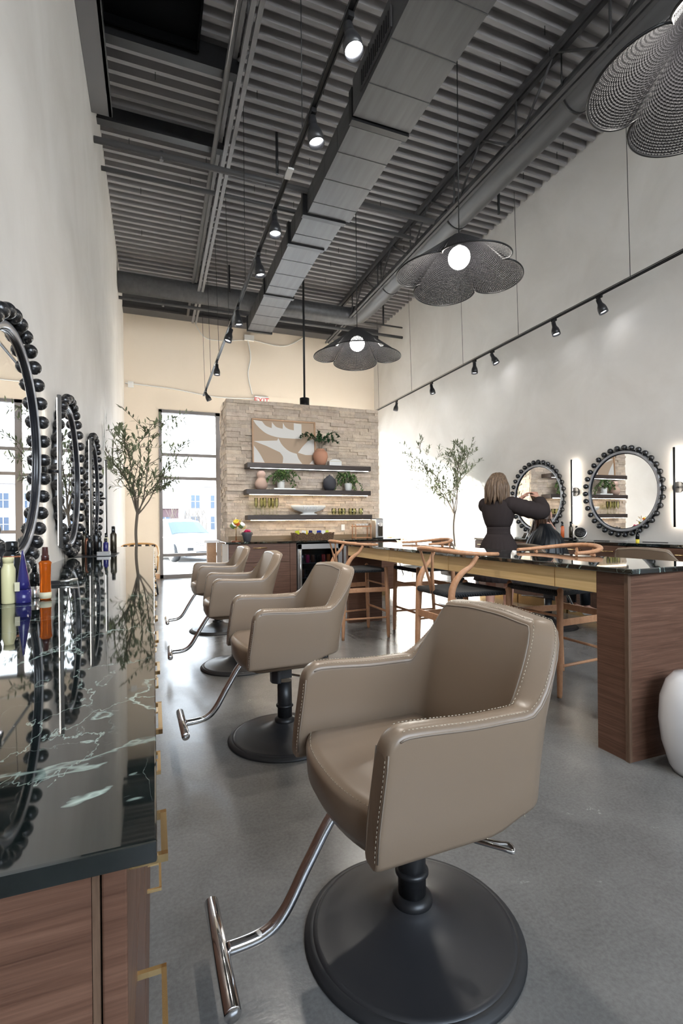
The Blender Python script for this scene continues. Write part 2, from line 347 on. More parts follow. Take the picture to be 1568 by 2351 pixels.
# duct (rectangular, stepping down)
t = thing('rectangular_duct', 'grey rectangular air duct that steps narrower towards the back wall', 'duct', (2.1, 3, 5.0))
steps = [(1.80,2.41,YR+.6,4.28,.34),(1.82,2.385,4.40,5.82,.27),(1.79,2.31,5.93,6.55,.27),(1.775,2.25,6.60,8.10,.26),(1.775,2.25,8.18,9.70,.25)]
for i, (x0,x1,y0,y1,h) in enumerate(steps):
    b = MB().box(x0-2.1, x1-2.1, y0-3, y1-3, 0, h); b.build('duct_section', 'duct', t)
    if i: b = MB().box(x0-2.125, x1-2.075, y0-3.10, y0-3.03, -.022, h+.02); b.build('duct_collar', 'black', t)
    yy = y0-3+.35
    while yy < y1-3-.1: MB().box(x0-2.1-.003, x1-2.1+.003, yy, yy+.006, -.004, h+.003).build('duct_seam', 'steel_dark', t); yy += .42
MB().box(1.76-2.1, 2.27-2.1, 6.70, 6.76, -.02, .28).build('duct_collar', 'black', t)
for y0 in (3.45, 8.05-.1): 
    g = MB().box(1.80-2.1-.02, 1.80-2.1-.006, y0-3, y0-3+.62, .05, .22); go = g.build('supply_grille', 'steel_dark', t)
    sl = MB()
    for k in range(14): sl.box(1.80-2.1-.026, 1.80-2.1-.018, y0-3+.03+k*.041, y0-3+.045+k*.041, .07, .20)
    sl.build('louvre', 'black', go)
# round duct & pipes
t = thing('round_duct', 'large round dark duct running back beside the joist and turning left across the room', 'duct', (4.07, 4, 5.50))
MB().tube([(.0,YR-3.99,.0),(.0,-.4,.0),(0,5.0,0),(-.02,5.35,0),(-.14,5.53,0),(-.35,5.56,0),(-4.62,5.56,0)], .18, 24).build('duct_pipe', 'duct', t)
for y in (-2.3, -.2, 1.9, 4.0): MB().tube([(0.0,y,0),(0,y+.03,0)], .185, 24).build('duct_band', 'black', t)
for y in (-.2, 4.0): MB().cyl((-.19,y,.0),(-.19,y,.46),.008,6).build('hanger_rod', 'black', t)
def pipe(label, y, z, x1, r, m='steel_dark'):
    o = tag(MB().tube([(XL+.005,y,z),(x1,y,z)], r, 14).build('sprinkler_pipe', m), label, 'pipe', 'cross pipes under the roof deck'); return o
p1 = pipe('dark sprinkler pipe crossing the room, nearest the viewer', 5.80, 5.26, 3.62, .034)
p2 = pipe('second dark sprinkler pipe crossing the room, thinner and just behind the nearest', 6.60, 5.50, 3.75, .028)
p3 = pipe('thin dark pipe along the back of the room, behind the large round duct', 9.75, 5.30, XR-.01, .03)
p4 = pipe('thin pipe to the right wall just in front of the back beam', 9.75, 5.52, XR-.01, .018)
for par, ys, z in ((p1, (.12, 1.9), 5.26), (p3, (.2,), 5.30)):
    for x in ys: MB().cyl((x,par and (5.80 if par is p1 else 9.75),z-.055),(x,5.80 if par is p1 else 9.75,z+.045),.022,10).build('sprinkler_head', 'steel_dark', par)
for x, y, lb in ((1.46,5.9,'beside the second spotlight of the left track'),(1.35,9.2,'above the far end of the left track'),(4.55,5.6,'above the middle flower pendant'),(4.7,9.6,'beside the right end of the back beam')):
    t = MB().cyl((x,y,5.45),(x,y,5.97),.018,8).build('sprinkler_drop', 'black'); tag(t, 'short black sprinkler drop under the deck '+lb, 'sprinkler', 'sprinkler drops')
# loose fastener tips under the deck: uncountable
b = MB()
for k in range(150): x = random.uniform(XL+.3, XR-.2); y = .01+.152*int(random.uniform(10, 90))+YR+.1; b.box(x-.003,x+.003,y-.003,y+.003,5.86,5.948)
tag(b.build('deck_screws', 'black'), 'screw tips poking down through the corrugated roof deck', 'screws', kind='stuff')
# conduit & wires on the back wall
b = MB(); b.tube(bez([(XL+.03,YB-.03,4.16),(.4,YB-.03,4.12),(1.3,YB-.03,4.02),(2.2,YB-.03,4.05)]), .012, 6); b.box(XL+.08,XL+.19,YB-.05,YB,4.08,4.20)
tag(b.build('wall_conduit', 'white_cer'), 'thin white conduit running along the cream wall above the window', 'cable')
b = MB(); b.tube(bez([(2.05,YB-.02,5.45),(2.12,YB-.02,5.0),(2.06,YB-.02,4.6),(2.15,YB-.02,4.15)]), .013, 6); b.tube(bez([(2.1,YB-.02,5.4),(1.2,YB-.02,5.3),(.9,YB-.02,5.6)]), .008, 6); b.tube(bez([(2.2,YB-.02,5.4),(2.9,YB-.02,5.35),(3.4,YB-.02,5.62)]), .008, 6); b.box(1.98,2.2,YB-.06,YB,5.38,5.5)
tag(b.build('wall_cable', 'white_cer'), 'loose white cables and junction box below the duct end on the cream wall', 'cable')
# EXIT sign
t = thing('exit_sign', 'white exit sign with red letters showing above the stone partition', 'sign', (2.36, YB-.04, 4.0))
MB().box(-.16,.16,-.02,.04,-.09,.115).build('sign_box', 'white', t, bevel=.006)
def text(s, size, m, parent, loc, rot, name='lettering', ext=.001):
    cu = bpy.data.curves.new(name, 'FONT'); cu.body = s; cu.size = size; cu.extrude = ext; cu.align_x = 'CENTER'; cu.align_y = 'CENTER'
    o = bpy.data.objects.new(name, cu); C.objects.link(o); dg = bpy.context.evaluated_depsgraph_get(); me = bpy.data.meshes.new_from_object(o.evaluated_get(dg))
    bpy.data.objects.remove(o); o = bpy.data.objects.new(name, me); C.objects.link(o); me.materials.clear(); me.materials.append(M[m]); o.parent = parent; o.location = loc; o.rotation_euler = rot; return o
text('EXIT', .17, 'red', t, (0,-.023,.01), (pi/2,0,0))
# ------------------------------------------------------------------ stone partition + shelves
BX0, BX1, BY, BD, BZ = 1.05, 3.60, 7.62, .66, 3.08
b = MB().box(BX0+.03, BX1-.03, BY+.03, BY+BD, 0, BZ-.01); tones = []
def tonef(): 
    k = random.uniform(.72, 1.08); return (k*1.02, k, k*random.uniform(.93,1.0), 1)
tones += [(.9,.9,.9,1)]*8
z = 0
while z < BZ-.01:
    h = min(random.choice((.042,.05,.058)), BZ-z); x = BX0
    while x < BX1:
        w = min(random.uniform(.10,.34), BX1-x); 
        if BX1-(x+w) < .06: w = BX1-x
        d = random.uniform(.0, .034); b.box(x+.001, x+w-.001, BY-d, BY+.04, z+.001, z+h-.001); tones += [tonef()]*8; x += w
    y = BY
    while y < BY+BD:
        w = min(random.uniform(.08,.25), BY+BD-y); d = random.uniform(0,.022)
        b.box(BX0-d, BX0+.05, y+.001, y+w-.001, z+.001, z+h-.001); tones += [tonef()]*8
        b.box(BX1-.05, BX1+d, y+.001, y+w-.001, z+.001, z+h-.001); tones += [tonef()]*8; y += w
    z += h
o = struct('wall_stone', b, 'stone', 'freestanding split face stone partition carrying three shelves')
ca = o.data.color_attributes.new('tone', 'FLOAT_COLOR', 'POINT')
for i, c in enumerate(tones): ca.data[i].color = c
SH = [(1.315,3.345,2.075,'top shelf','led_cool'),(1.30,3.34,1.675,'middle shelf','led_warm'),(1.315,3.36,1.285,'bottom shelf','led_warm')]
for x0,x1,zt,nm,led in SH:
    cx = (x0+x1)/2
    t = thing('floating_shelf', 'dark oak floating %s with a lit strip under its front edge' % nm, 'shelf', (cx, BY, zt), group='shelves on the stone partition')
    w = (x1-x0)/2
    MB().box(-w, w, -.27, 0, -.075, 0).build('shelf_board', 'oak_dark', t, bevel=.003)
    ls = MB(); xx = -w+.05
    while xx < w-.05: ls.box(xx, xx+.008, -.258, -.252, -.0825, -.078); xx += .018
    ls.build('light_strip', led, t)
    MB().box(-w+.04, w-.04, -.268, -.246, -.078, -.0745).build('strip_channel', 'black', t)
YS = 7.45
# art
ax0, ax1, az0, az1 = 1.43, 2.46, 2.08, 2.79
t = thing('framed_artwork', 'oak framed abstract print in tan and white leaning on the top shelf', 'picture', ((ax0+ax1)/2, BY-.075, az0), 0)
W2, Hh = (ax1-ax0)/2, az1-az0; tilt = Matrix.Rotation(-.045, 4, 'X')
MB().box(-W2,-W2+.022,-.018,.012,0,Hh,tilt).box(W2-.022,W2,-.018,.012,0,Hh,tilt).box(-W2,W2,-.018,.012,0,.022,tilt).box(-W2,W2,-.018,.012,Hh-.022,Hh,tilt).build('picture_frame', 'frame_oak', t)
MB().box(-W2+.01,W2-.01,0,.008,.01,Hh-.01,tilt).build('picture_print', 'art_bg', t)
def artpoly(pts, nm='painted_shape'):
    # pts in fractions of the picture from the top left; flat painted shape on the print
    P = [(-W2+.024+(2*W2-.048)*x, .024+(Hh-.048)*(1-y)) for x, y in pts]
    MB().prism([(x, z) for x, z in P], .0, .0012, tilt @ Matrix(((1,0,0,0),(0,0,-1,-.0003),(0,1,0,0),(0,0,0,1)))).build(nm, 'art_wh', t)
def crv(pts, n=6): return [(p.x, p.y) for p in bez([(x,y,0) for x,y in pts], n)]
artpoly(crv([(0,0),(.06,.13),(.2,.3),(.38,.38),(.6,.395),(.79,.39)]) + [(.79,.03),(.66,.02),(.66,.19)] + crv([(.66,.19),(.58,.17),(.52,.12),(.48,.02)]) + [(.475,.17)] + crv([(.475,.17),(.38,.14),(.33,.08),(.30,.02)]) + [(.295,.17)] + crv([(.295,.17),(.2,.12),(.14,.02)]))
artpoly([(0,.50)] + [(.38,.46),(.40,.40)] + crv([(.40,.40),(.46,.56),(.57,.70),(.70,.76)]) + crv([(.70,.76),(.73,.88),(.79,.999)]) + [(.46,.999)] + crv([(.46,.999),(.47,.85),(.42,.74)]) + [(.2,.60)])
artpoly([(0,.60)] + crv([(0,.60),(.09,.78),(.17,.999)]) + [(0,.999)])
artpoly([(.999,.37)] + crv([(.9,.42),(.8,.58),(.72,.73)]) + [(.85,.78),(.999,.77)])
artpoly([(.999,.87)] + crv([(.98,.89),(.94,.95),(.91,.999)]) + [(.999,.999)])
def pot(name, label, cat, x, z, prof, m, y=YS, group=None, n=36):
    t = thing(name, label, cat, (x,y,z), group=group); MB().lathe(prof, n=n).build('vessel', m, t); return t
def leafmesh(b, p, d, L, W, up=Vector((0,0,1))):
    d = Vector(d).normalized(); s = d.cross(up); s = s.normalized() if s.length > .01 else Vector((1,0,0)); nn = s.cross(d); p = Vector(p)
    pts = [p, p+d*L*.3+s*W*.5+nn*W*.12, p+d*L*.65+s*W*.42+nn*W*.15, p+d*L, p+d*L*.65-s*W*.42+nn*W*.15, p+d*L*.3-s*W*.5+nn*W*.12, p+d*L*.33, p+d*L*.67]
    b.add([tuple(q) for q in pts], [(0,1,6),(1,2,7,6),(2,3,7),(0,6,5),(5,6,7,4),(4,7,3)], True)
def rnd(s=1): return Vector((random.uniform(-s,s), random.uniform(-s,s), random.uniform(-s,s)))
# terracotta vase with greenery
t = pot('terracotta_vase', 'rounded terracotta vase of green branches in front of the artwork, top shelf', 'vase', 2.505, 2.076, [(.045,0),(.075,.01),(.10,.07),(.118,.14),(.112,.20),(.085,.235),(.062,.25),(.068,.265),(.058,.26),(.05,.2)], 'terracotta')
st = MB(); lf = MB()
for dx, hz in ((-.36,.30),(-.27,.33),(-.2,.28),(-.06,.34),(0,.30),(.12,.28),(.22,.33),(.30,.36),(.26,.24)):
    pts = bez([(0,0,.22),(dx*.3,random.uniform(-.05,.05),.22+hz*.6),(dx*.75,random.uniform(-.1,.04),.18+hz),(dx*1.0,random.uniform(-.12,.04),.14+hz*.95)], 6)
    st.tube(pts, .003, 5)
    for i in range(5, len(pts)):
        for s in (-1,1,0): dd = (pts[i]-pts[i-1]).normalized()+rnd(.9); leafmesh(lf, pts[i], dd, random.uniform(.035,.055), random.uniform(.022,.032))
st.build('stems', 'bark', t); lf.build('foliage', 'leaf_dark', t)
t = thing('trinket_box', 'small white arched box on the right of the top shelf', 'box', (2.745, YS, 2.076))
MB().prism([(-.105,0),(.105,0),(.105,.075),(.06,.1),(0,.108),(-.06,.1),(-.105,.075)], -.05, .05, Matrix(((1,0,0,0),(0,0,-1,0),(0,1,0,0),(0,0,0,1)))).build('box_body', 'white_cer', t, bevel=.004)
MB().box(-.1,.1,-.053,-.05,.066,.072).build('box_seam', 'label', t)
t = pot('gourd_vase', 'blush clay double gourd vase on the left of the middle shelf', 'vase', 1.545, 1.676, [(.045,0),(.07,.008),(.095,.05),(.1,.09),(.085,.135),(.06,.165),(.052,.178),(.062,.195),(.072,.225),(.062,.262),(.035,.285),(.02,.29),(.015,.27)], 'blush')
MB().tube([(.06*cos(a),0,.235+.06*sin(a)) for a in [x*.3-1 for x in range(8)]], .006, 6).build('handle', 'blush', t)
def shelf_plant(x, label, lx, rx, m='leaf_mid', sd=1):
    random.seed(sd); t = thing('potted_plant', label, 'plant', (x, YS, 1.676), group='trailing plants on the middle shelf')
    MB().lathe([(.045,0),(.055,.01),(.063,.12),(.058,.125),(.05,.11)]).build('pot', 'white_cer', t)
    st = MB(); lf = MB()
    for k in range(20):
        dx = random.uniform(lx, rx); dy = random.uniform(-.15,.06); dz = random.uniform(-.10,.16) - .3*max(0,abs(dx)-.12)
        pts = bez([(0,0,.11),(dx*.4,dy*.4,.2+dz*.4),(dx*.8,dy*.8,.17+dz*.8),(dx,dy,.09+dz)], 5); st.tube(pts, .0022, 4)
        for i in range(5, len(pts)):
            for q in range(2): leafmesh(lf, pts[i], (pts[i]-pts[i-1]).normalized()+rnd(1.), random.uniform(.03,.055), random.uniform(.022,.036))
    st.build('stems', 'leaf_dark', t); lf.build('foliage', m, t)
shelf_plant(1.85, 'trailing green plant in a white pot left of the middle shelf, standing on books', -.24, .28, sd=3)
shelf_plant(2.98, 'trailing green plant in a white pot at the right end of the middle shelf', -.26, .22, sd=5)
o = MB().box(1.72,2.06,YS-.1,YS+.1,1.6755,1.70).build('book', 'white_cer', None, bevel=.003); tag(o, 'flat pale book lying under the left plant on the middle shelf', 'book')
for q in C.objects:
    if q.get('label','').startswith('trailing green plant in a white pot left'): q.location.z = 1.7
pot('ginger_jar', 'charcoal clay lidded jar toward the right of the middle shelf', 'jar', 2.655, 1.676, [(.05,0),(.07,.008),(.1,.06),(.108,.12),(.095,.18),(.06,.21),(.055,.215),(.058,.222),(.035,.235),(.012,.245),(.012,.26),(.002,.262)], 'charcoal_clay')
t = thing('pedestal_bowl', 'long white ribbed pedestal bowl in the middle of the bottom shelf', 'bowl', (2.295, YS, 1.286))
MB().lathe([(.14,0),(.14,.012),(.09,.03),(.1,.04),(.23,.075),(.285,.125),(.285,.15),(.27,.15),(.25,.11),(.1,.07),(.002,.065)], n=48, mx=Matrix.Diagonal((1,.42,1,1))).build('bowl_body', 'white_cer', t)
rb = MB()
for k in range(-2,3): rb.obox((k*.052,-.105,.105),(.014,.03,.07),(.5,0,0))
rb.build('rib', 'white', t, bevel=.005)
random.seed(11)
fl = thing('champagne_flute', 'pale green stemmed flute at the left of the row on the bottom shelf', 'glass', (1.462, YS, 1.286), group='green flutes on the bottom shelf')
MB().lathe([(.030,0),(.030,.003),(.004,.008),(.0035,.10),(.012,.115),(.026,.15),(.029,.20),(.026,.262),(.0245,.262),(.027,.2),(.024,.152),(.010,.12),(.001,.115)], n=20).build('flute_glass', 'glass_g', fl)
FT = ['second green flute from the left, bottom shelf, set slightly back','third green flute from the left, bottom shelf','fourth green flute from the left, bottom shelf','fifth green flute, second from the right of its row','rightmost green flute of the six on the bottom shelf']
for (x, dy), lb in zip([(1.552,.03),(1.588,-.03),(1.668,0),(1.728,.03),(1.778,-.02)], FT): c = copy_tree(fl); c.location.x = x; c.location.y = YS+dy; c['label'] = lb
tb = thing('glass_tumbler', 'leftmost pale green tumbler of the row right of the white bowl', 'glass', (2.725, YS, 1.286), group='green tumblers on the bottom shelf')
MB().lathe([(.020,0),(.024,.004),(.034,.02),(.038,.06),(.036,.105),(.034,.105),(.035,.06),(.031,.024),(.001,.015)], n=20).build('tumbler_glass', 'glass_g', tb)
TT = ['second pale green tumbler from the left, right of the bowl','third pale green tumbler from the left, set back','fourth pale green tumbler, middle right of the row','fifth pale green tumbler, second from the right','rightmost pale green tumbler near the end of the bottom shelf']
for (x, dy), lb in zip([(2.835,0),(2.90,.03),(3.02,0),(3.085,.02),(3.20,0)], TT): c = copy_tree(tb); c.location.x = x; c.location.y = YS+dy; c['label'] = lb
# ------------------------------------------------------------------ back cabinet run
CZ = .895
b = MB().box(.93, 3.66, 6.93, BY-.03, CZ-.025, CZ); tag(b.build('marble_worktop', 'marble', None, bevel=.003), 'black marble worktop along the stone partition', 'worktop')
b = MB().box(1.06, 3.58, BY-.045, BY-.026, CZ+.001, CZ+.07); tag(b.build('backsplash', 'splash'), 'low brass toned backsplash strip at the foot of the stone partition', 'backsplash')
def bar_handle(par, c, L, axis='x', m='brass', out=.03):
    cx, cy, cz = c; b = MB()
    if axis == 'x': b.cyl((cx-L/2,cy-out,cz),(cx+L/2,cy-out,cz),.006,8); b.cyl((cx-L*.42,cy,cz),(cx-L*.42,cy-out,cz),.004,6); b.cyl((cx+L*.42,cy,cz),(cx+L*.42,cy-out,cz),.004,6)
    elif axis == 'y+': b.box(cx+out-.005,cx+out,cy-L/2,cy+L/2,cz-.003,cz+.003); b.box(cx,cx+out,cy-L/2,cy-L/2+.005,cz-.003,cz+.003); b.box(cx,cx+out,cy+L/2-.005,cy+L/2,cz-.003,cz+.003)
    else: b.cyl((cx-out,cy-L/2,cz),(cx-out,cy+L/2,cz),.006,8); b.cyl((cx,cy-L*.42,cz),(cx-out,cy-L*.42,cz),.004,6); b.cyl((cx,cy+L*.42,cz),(cx-out,cy+L*.42,cz),.004,6)
    return b.build('handle', m, par)
t = thing('base_cabinet', 'walnut base cabinet with a pull handle, left of the drinks fridge', 'cabinet', (1.45, 7.25, 0))
MB().box(-.48,.50,-.28,.33,.08,.868).build('cabinet_body', 'walnut_x', t); MB().box(-.45,.50,-.24,.33,0,.08).build('toe_kick', 'brass', t)
MB().box(-.485,-.481,-.295,.33,.0,.868).build('end_panel', 'white', t)
for z0, z1, hd in ((.60,.862,1),(.09,.594,1)):
    d = MB().box(-.475,.40,-.30,-.281,z0,z1).build('drawer', 'walnut', t, bevel=.002); bar_handle(d, (-.04,-.30,z1-.055), .20)
MB().box(.405,.50,-.298,-.281,.09,.862).build('filler_panel', 'walnut', t)
t = thing('drinks_fridge', 'stainless under-counter drinks fridge with a glass door showing cans', 'fridge', (2.32, 7.25, 0))
MB().box(-.36,-.335,-.27,.3,.03,.85).box(.325,.35,-.27,.3,.03,.85).box(-.36,.35,-.27,.3,.825,.85).box(-.36,.35,-.27,.3,.03,.1).box(-.36,.35,.28,.3,.03,.85).build('fridge_body', 'black', t)
MB().box(-.355,-.29,-.31,-.272,.05,.845).box(.28,.345,-.31,-.272,.05,.845).box(-.355,.345,-.31,-.272,.77,.845).box(-.355,.345,-.31,-.272,.05,.12).build('door_frame', 'silver', t, bevel=.003)
MB().box(-.29,.28,-.295,-.29,.12,.77).build('door_glass', 'glass_dark', t)
MB().cyl((-.325,-.345,.16),(-.325,-.345,.76),.011,10).cyl((-.325,-.345,.2),(-.325,-.31,.2),.006,6).cyl((-.325,-.345,.72),(-.325,-.31,.72),.006,6).build('handle', 'silver', t)
for z in (.34,.56): MB().box(-.33,.32,-.25,.27,z-.006,z).build('wire_shelf', 'silver', t)
cans = ['orange_b','red','blue_b','silver','copper_b','magenta','bronze_b']
can0 = None
CL = {'orange_b':'orange','red':'red','blue_b':'blue','silver':'silver','copper_b':'copper','magenta':'magenta','bronze_b':'dark bronze'}
rowname = {.10:'bottom rack', .34:'middle rack', .56:'upper rack'}; ordn = ['far left','second from left','third from left','middle','third from right','second from right','far right']
for z in (.10,.34,.56):
    for k in range(7):
        m = random.choice(cans); o = MB().lathe([(.024,0),(.031,.006),(.032,.1),(.03,.112),(.024,.12)], n=14).build('drink_can', m)
        o.location = (2.32-.25+k*.083, 7.06, z+.001); tag(o, '%s drink can on the fridge %s, %s' % (CL[m], rowname[z], ordn[k]), 'can', 'cans in the drinks fridge')
t = thing('base_cabinet', 'walnut base cabinet between the drinks fridge and the right end of the worktop', 'cabinet', (3.15, 7.25, 0))
MB().box(-.46,.46,-.28,.33,.10,.868).build('cabinet_body', 'walnut', t); MB().box(-.46,.36,-.22,.33,0,.10).build('toe_kick', 'brass', t)
MB().box(-.455,-.40,-.30,-.281,.1,.862).build('filler_panel', 'silver', t)
for x0,x1 in ((-.395,.03),(.035,.455)):
    d = MB().box(x0,x1,-.30,-.281,.11,.862).build('door', 'walnut', t, bevel=.002); bar_handle(d, ((x0+x1)/2,-.30,.81), .16)
b = MB().box(.36+3.15,.46+3.15,6.98,7.5,0,.10)
# items on the back worktop
t = thing('mug_tree', 'brass mug tree holding painted yellow mugs at the left end of the worktop', 'mug stand', (1.115, 7.2, CZ))
MB().lathe([(.075,0),(.075,.012),(.01,.016)], n=24).build('stand_base', 'copper_b', t)
br = MB().cyl((0,0,.01),(0,0,.35),.006,8)
for a in range(6): z = .2 if a % 2 else .27; br.tube([(0,0,z),(.09*cos(a*1.05),.09*sin(a*1.05),z+.06)], .004, 6)
br.build('branches', 'brass', t)
for i, (x, y, z, m) in enumerate(((-.05,-.06,.235,'white_cer'),(.0,-.07,.27,'yellow'),(.07,-.04,.235,'white_cer'))):
    mx = Matrix.Translation((x,y,z)) @ Euler((.5,.7*(1 if i != 1 else -.6),0)).to_matrix().to_4x4()
    g = thing('painted_mug', ['white mug with green and yellow painting on the left arm of the mug tree','bright yellow mug at the top of the mug tree','small white mug on the right arm of the mug tree'][i], 'mug', (1.115+x,7.2+y,CZ+z), group='mugs on the mug tree'); g.rotation_euler = (.5,.7*(1 if i != 1 else -.6),0)
    MB().lathe([(.03,-.04),(.036,-.035),(.04,.04),(.036,.04),(.033,-.03),(.001,-.032)], n=20).build('mug_body', m, g)
    MB().tube([(.036+.028*sin(a),0,.025*cos(a)) for a in [q*pi/8 for q in range(9)]], .005, 6).build('mug_handle', 'yellow', g)
    MB().lathe([(.0385,-.03),(.0415,.02)], n=20, cap=False).build('painted_band', 'leaf_mid' if i != 1 else 'orange_b', g)
t = pot('candy_jar', 'small matt black two-handled pot of wrapped sweets on the worktop', 'pot', 1.275, CZ, [(.045,0),(.05,.005),(.06,.05),(.072,.10),(.066,.128),(.06,.135),(.054,.13),(.05,.11)], 'charcoal_clay', 7.2)
for s in (-1,1): MB().tube([(s*(.064+.014*sin(a)),0,.112+.02*cos(a)) for a in [q*pi/6 for q in range(7)]], .005, 6).build('handle', 'charcoal_clay', t)
b = MB(); random.seed(4)
for k in range(14): b.obox((random.uniform(-.035,.035),random.uniform(-.035,.035),.13+random.uniform(0,.035)), (.035,.02,.012), tuple(rnd(1.5)))
tag(b.build('wrapped_sweets', 'magenta'), 'heap of magenta wrapped sweets in the small black pot', 'sweets', kind='stuff').location = (1.275,7.2,CZ)
t = thing('seagrass_basket', 'scalloped seagrass basket full of snack packets on the back worktop', 'basket', (2.28, 7.2, CZ))
rings = []; n_ = 72
for s, off in ((1,0),(0,.008)):
    pass
def brect(a, w, d): 
    c_, s_ = cos(a), sin(a); k = (abs(c_/w)**6+abs(s_/d)**6)**(-1/6); return k*c_, k*s_
out = []
for zf in (0,.25,.5,.75,1.):
    r = []
    for k in range(n_*2):
        a = 2*pi*k/(n_*2); x, y = brect(a, .31+.02*zf, .12+.01*zf); zt = .085+.032*abs(sin(a*7 if abs(y) < .1 else x*24)); r.append((x, y, zt*zf))
    out.append(r)
inn = [[(x*.95, y*.9, z) for x, y, z in r] for r in reversed(out)]
MB().loft(out+inn, True, False).build('basket_body', 'seagrass', t)
random.seed(9)
PC = ['lime','white','yellow','purple','label','blue_b','white','lime']; PN = {'lime':'lime green','white':'white','yellow':'yellow','purple':'violet','label':'cream','blue_b':'blue'}
pos = ['at the left end','second from the left end','third from the left end','left of centre','right of centre','third from the right end','second from the right end','at the right end']
for k in range(8):
    o = MB().box(-.034,.034,-.012,.012,0,.12).build('snack_packet', PC[k], None, bevel=.006); o.location = (2.05+k*.066,7.2+random.uniform(-.03,.03),CZ+.028); o.rotation_euler = (random.uniform(-.25,.25),random.uniform(-.2,.2),random.uniform(-.5,.5))
    tag(o, '%s snack packet standing in the seagrass basket %s' % (PN[PC[k]], pos[k]), 'packet', 'snack packets in the basket')
t = thing('rattan_rack', 'small two-tier rattan rack with cups on top, beside the tap end', 'rack', (3.10, 7.2, CZ))
b = MB()
for x in (-.13,.13):
    for y in (-.07,.07): b.cyl((x,y,0),(x,y,.235),.009,8)
for z in (.02,.2): 
    for y in (-.07,.07): b.cyl((-.145,y,z),(.145,y,z),.009,8)
    for x in (-.13,.13): b.cyl((x,-.08,z),(x,.08,z),.009,8)
b.build('rack_frame', 'beech', t); MB().box(-.13,.13,-.07,.07,.205,.21).box(-.13,.13,-.07,.07,.022,.027).build('tray', 'beech', t)
for k in range(4): 
    o = MB().lathe([(.02,0),(.028,.03),(.026,.03),(.018,.004)], n=14).build('small_cup', 'white_cer'); o.location = (3.02+k*.055,7.2,CZ+.212); tag(o, ['leftmost','second','third','rightmost'][k]+' small white cup on top of the rattan rack', 'cup', 'cups on the rattan rack')
t = thing('coffee_urn', 'tall silver cylindrical drinks machine at the right end of the worktop', 'drinks machine', (3.42, 7.25, CZ))
MB().box(-.075,.075,-.06,.12,0,.33).build('machine_body', 'silver', t, bevel=.02); MB().cyl((0,-.055,.23),(0,-.085,.23),.035,20).build('dial', 'chrome', t)
MB().box(-.03,.045,-.075,-.06,.04,.2).build('panel', 'bronze_b', t, bevel=.005); MB().lathe([(.085,-.0),(.085,.012),(.06,.014)], n=24).build('drip_tray', 'black', t)
b = MB().box(2.90,2.965,BY-.036,BY-.026,1.03,1.13); tag(b.build('wall_outlet', 'white', None, bevel=.003), 'white electrical outlet on the stone behind the rattan rack', 'outlet').location = (0,0,0)
# ------------------------------------------------------------------ island
b = MB().prism([(2.045,1.62),(2.66,1.65),(2.66,5.30),(2.045,5.30)], .885, .91)
tag(b.build('island_worktop', 'marble', None, bevel=.004), 'long black veined marble top of the central island', 'worktop')
t = thing('island_table', 'central island with walnut end boxes and a gold apron, under the marble top', 'island', (2.07, 1.66, 0))
MB().box(.015,.42,.018,.18,0,.884).build('end_box', 'walnut', t)
MB().box(0,.012,.02,.178,.0,.884).build('side_veneer', 'walnut', t)
MB().box(-.004,.42,0,.018,.0,.884).build('end_veneer', 'walnut', t); MB().box(-.006,.012,-.001,.019,0,.884).build('edge_band', 'walnut_x', t)
MB().box(0,.42,3.54,3.60,0,.884).build('far_panel', 'walnut', t)
MB().box(0,.018,.18,3.54,.775,.884).build('apron_panel', 'gold', t); MB().box(.50,.518,.18,3.54,.775,.884).build('apron_panel', 'gold', t)
MB().box(.018,.50,.18,3.54,.86,.884).build('sub_top', 'walnut', t)
jn = MB()
for y in (.45, 1.5, 2.5): jn.box(-.0015,0,y,y+.003,.776,.884)
jn.build('panel_joint', 'brass', t)
# ------------------------------------------------------------------ left counter
LZ = .92
b = MB().box(XL+.002, .0, .352, 5.62, LZ-.0155, LZ); tag(b.build('marble_worktop', 'marble', None, bevel=.0015), 'black veined marble counter along the left wall under the mirrors', 'worktop')
cab0 = thing('drawer_cabinet', 'walnut drawer cabinet with brass pulls at the near end of the left counter', 'cabinet', (XL+.003, .372, 0), group='drawer cabinets under the left counter')
MB().box(0,.515,.0,.50,.08,LZ-.0165).build('cabinet_body', 'walnut', cab0); MB().box(0,.47,0,.50,0,.08).build('toe_kick', 'black', cab0)
MB().box(.5155,.520,-.001,.004,.08,LZ-.017).build('edge_band', 'walnut_x', cab0)
for y0,y1,z0,z1,hy,hl,hz in ((.006,.17,.70,.898,.07,.065,.87),(.174,.498,.70,.898,.343,.105,.87),(.006,.498,.40,.694,.13,.09,.67),(.006,.498,.09,.394,.25,.09,.37)):
    d = MB().box(.5205,.537,y0,y1,z0,z1).build('drawer', 'walnut', cab0, bevel=.0015)
    bar_handle(d, (.537,hy,hz), hl, 'y+', 'brass', .028)
NM = ['second','third','fourth','fifth','sixth','seventh','eighth','ninth','tenth']
for k in range(1,10): c = copy_tree(cab0); c.location.y = .372+.52*k; c['label'] = 'walnut drawer cabinet, %s from the near end of the left counter' % NM[k-1]
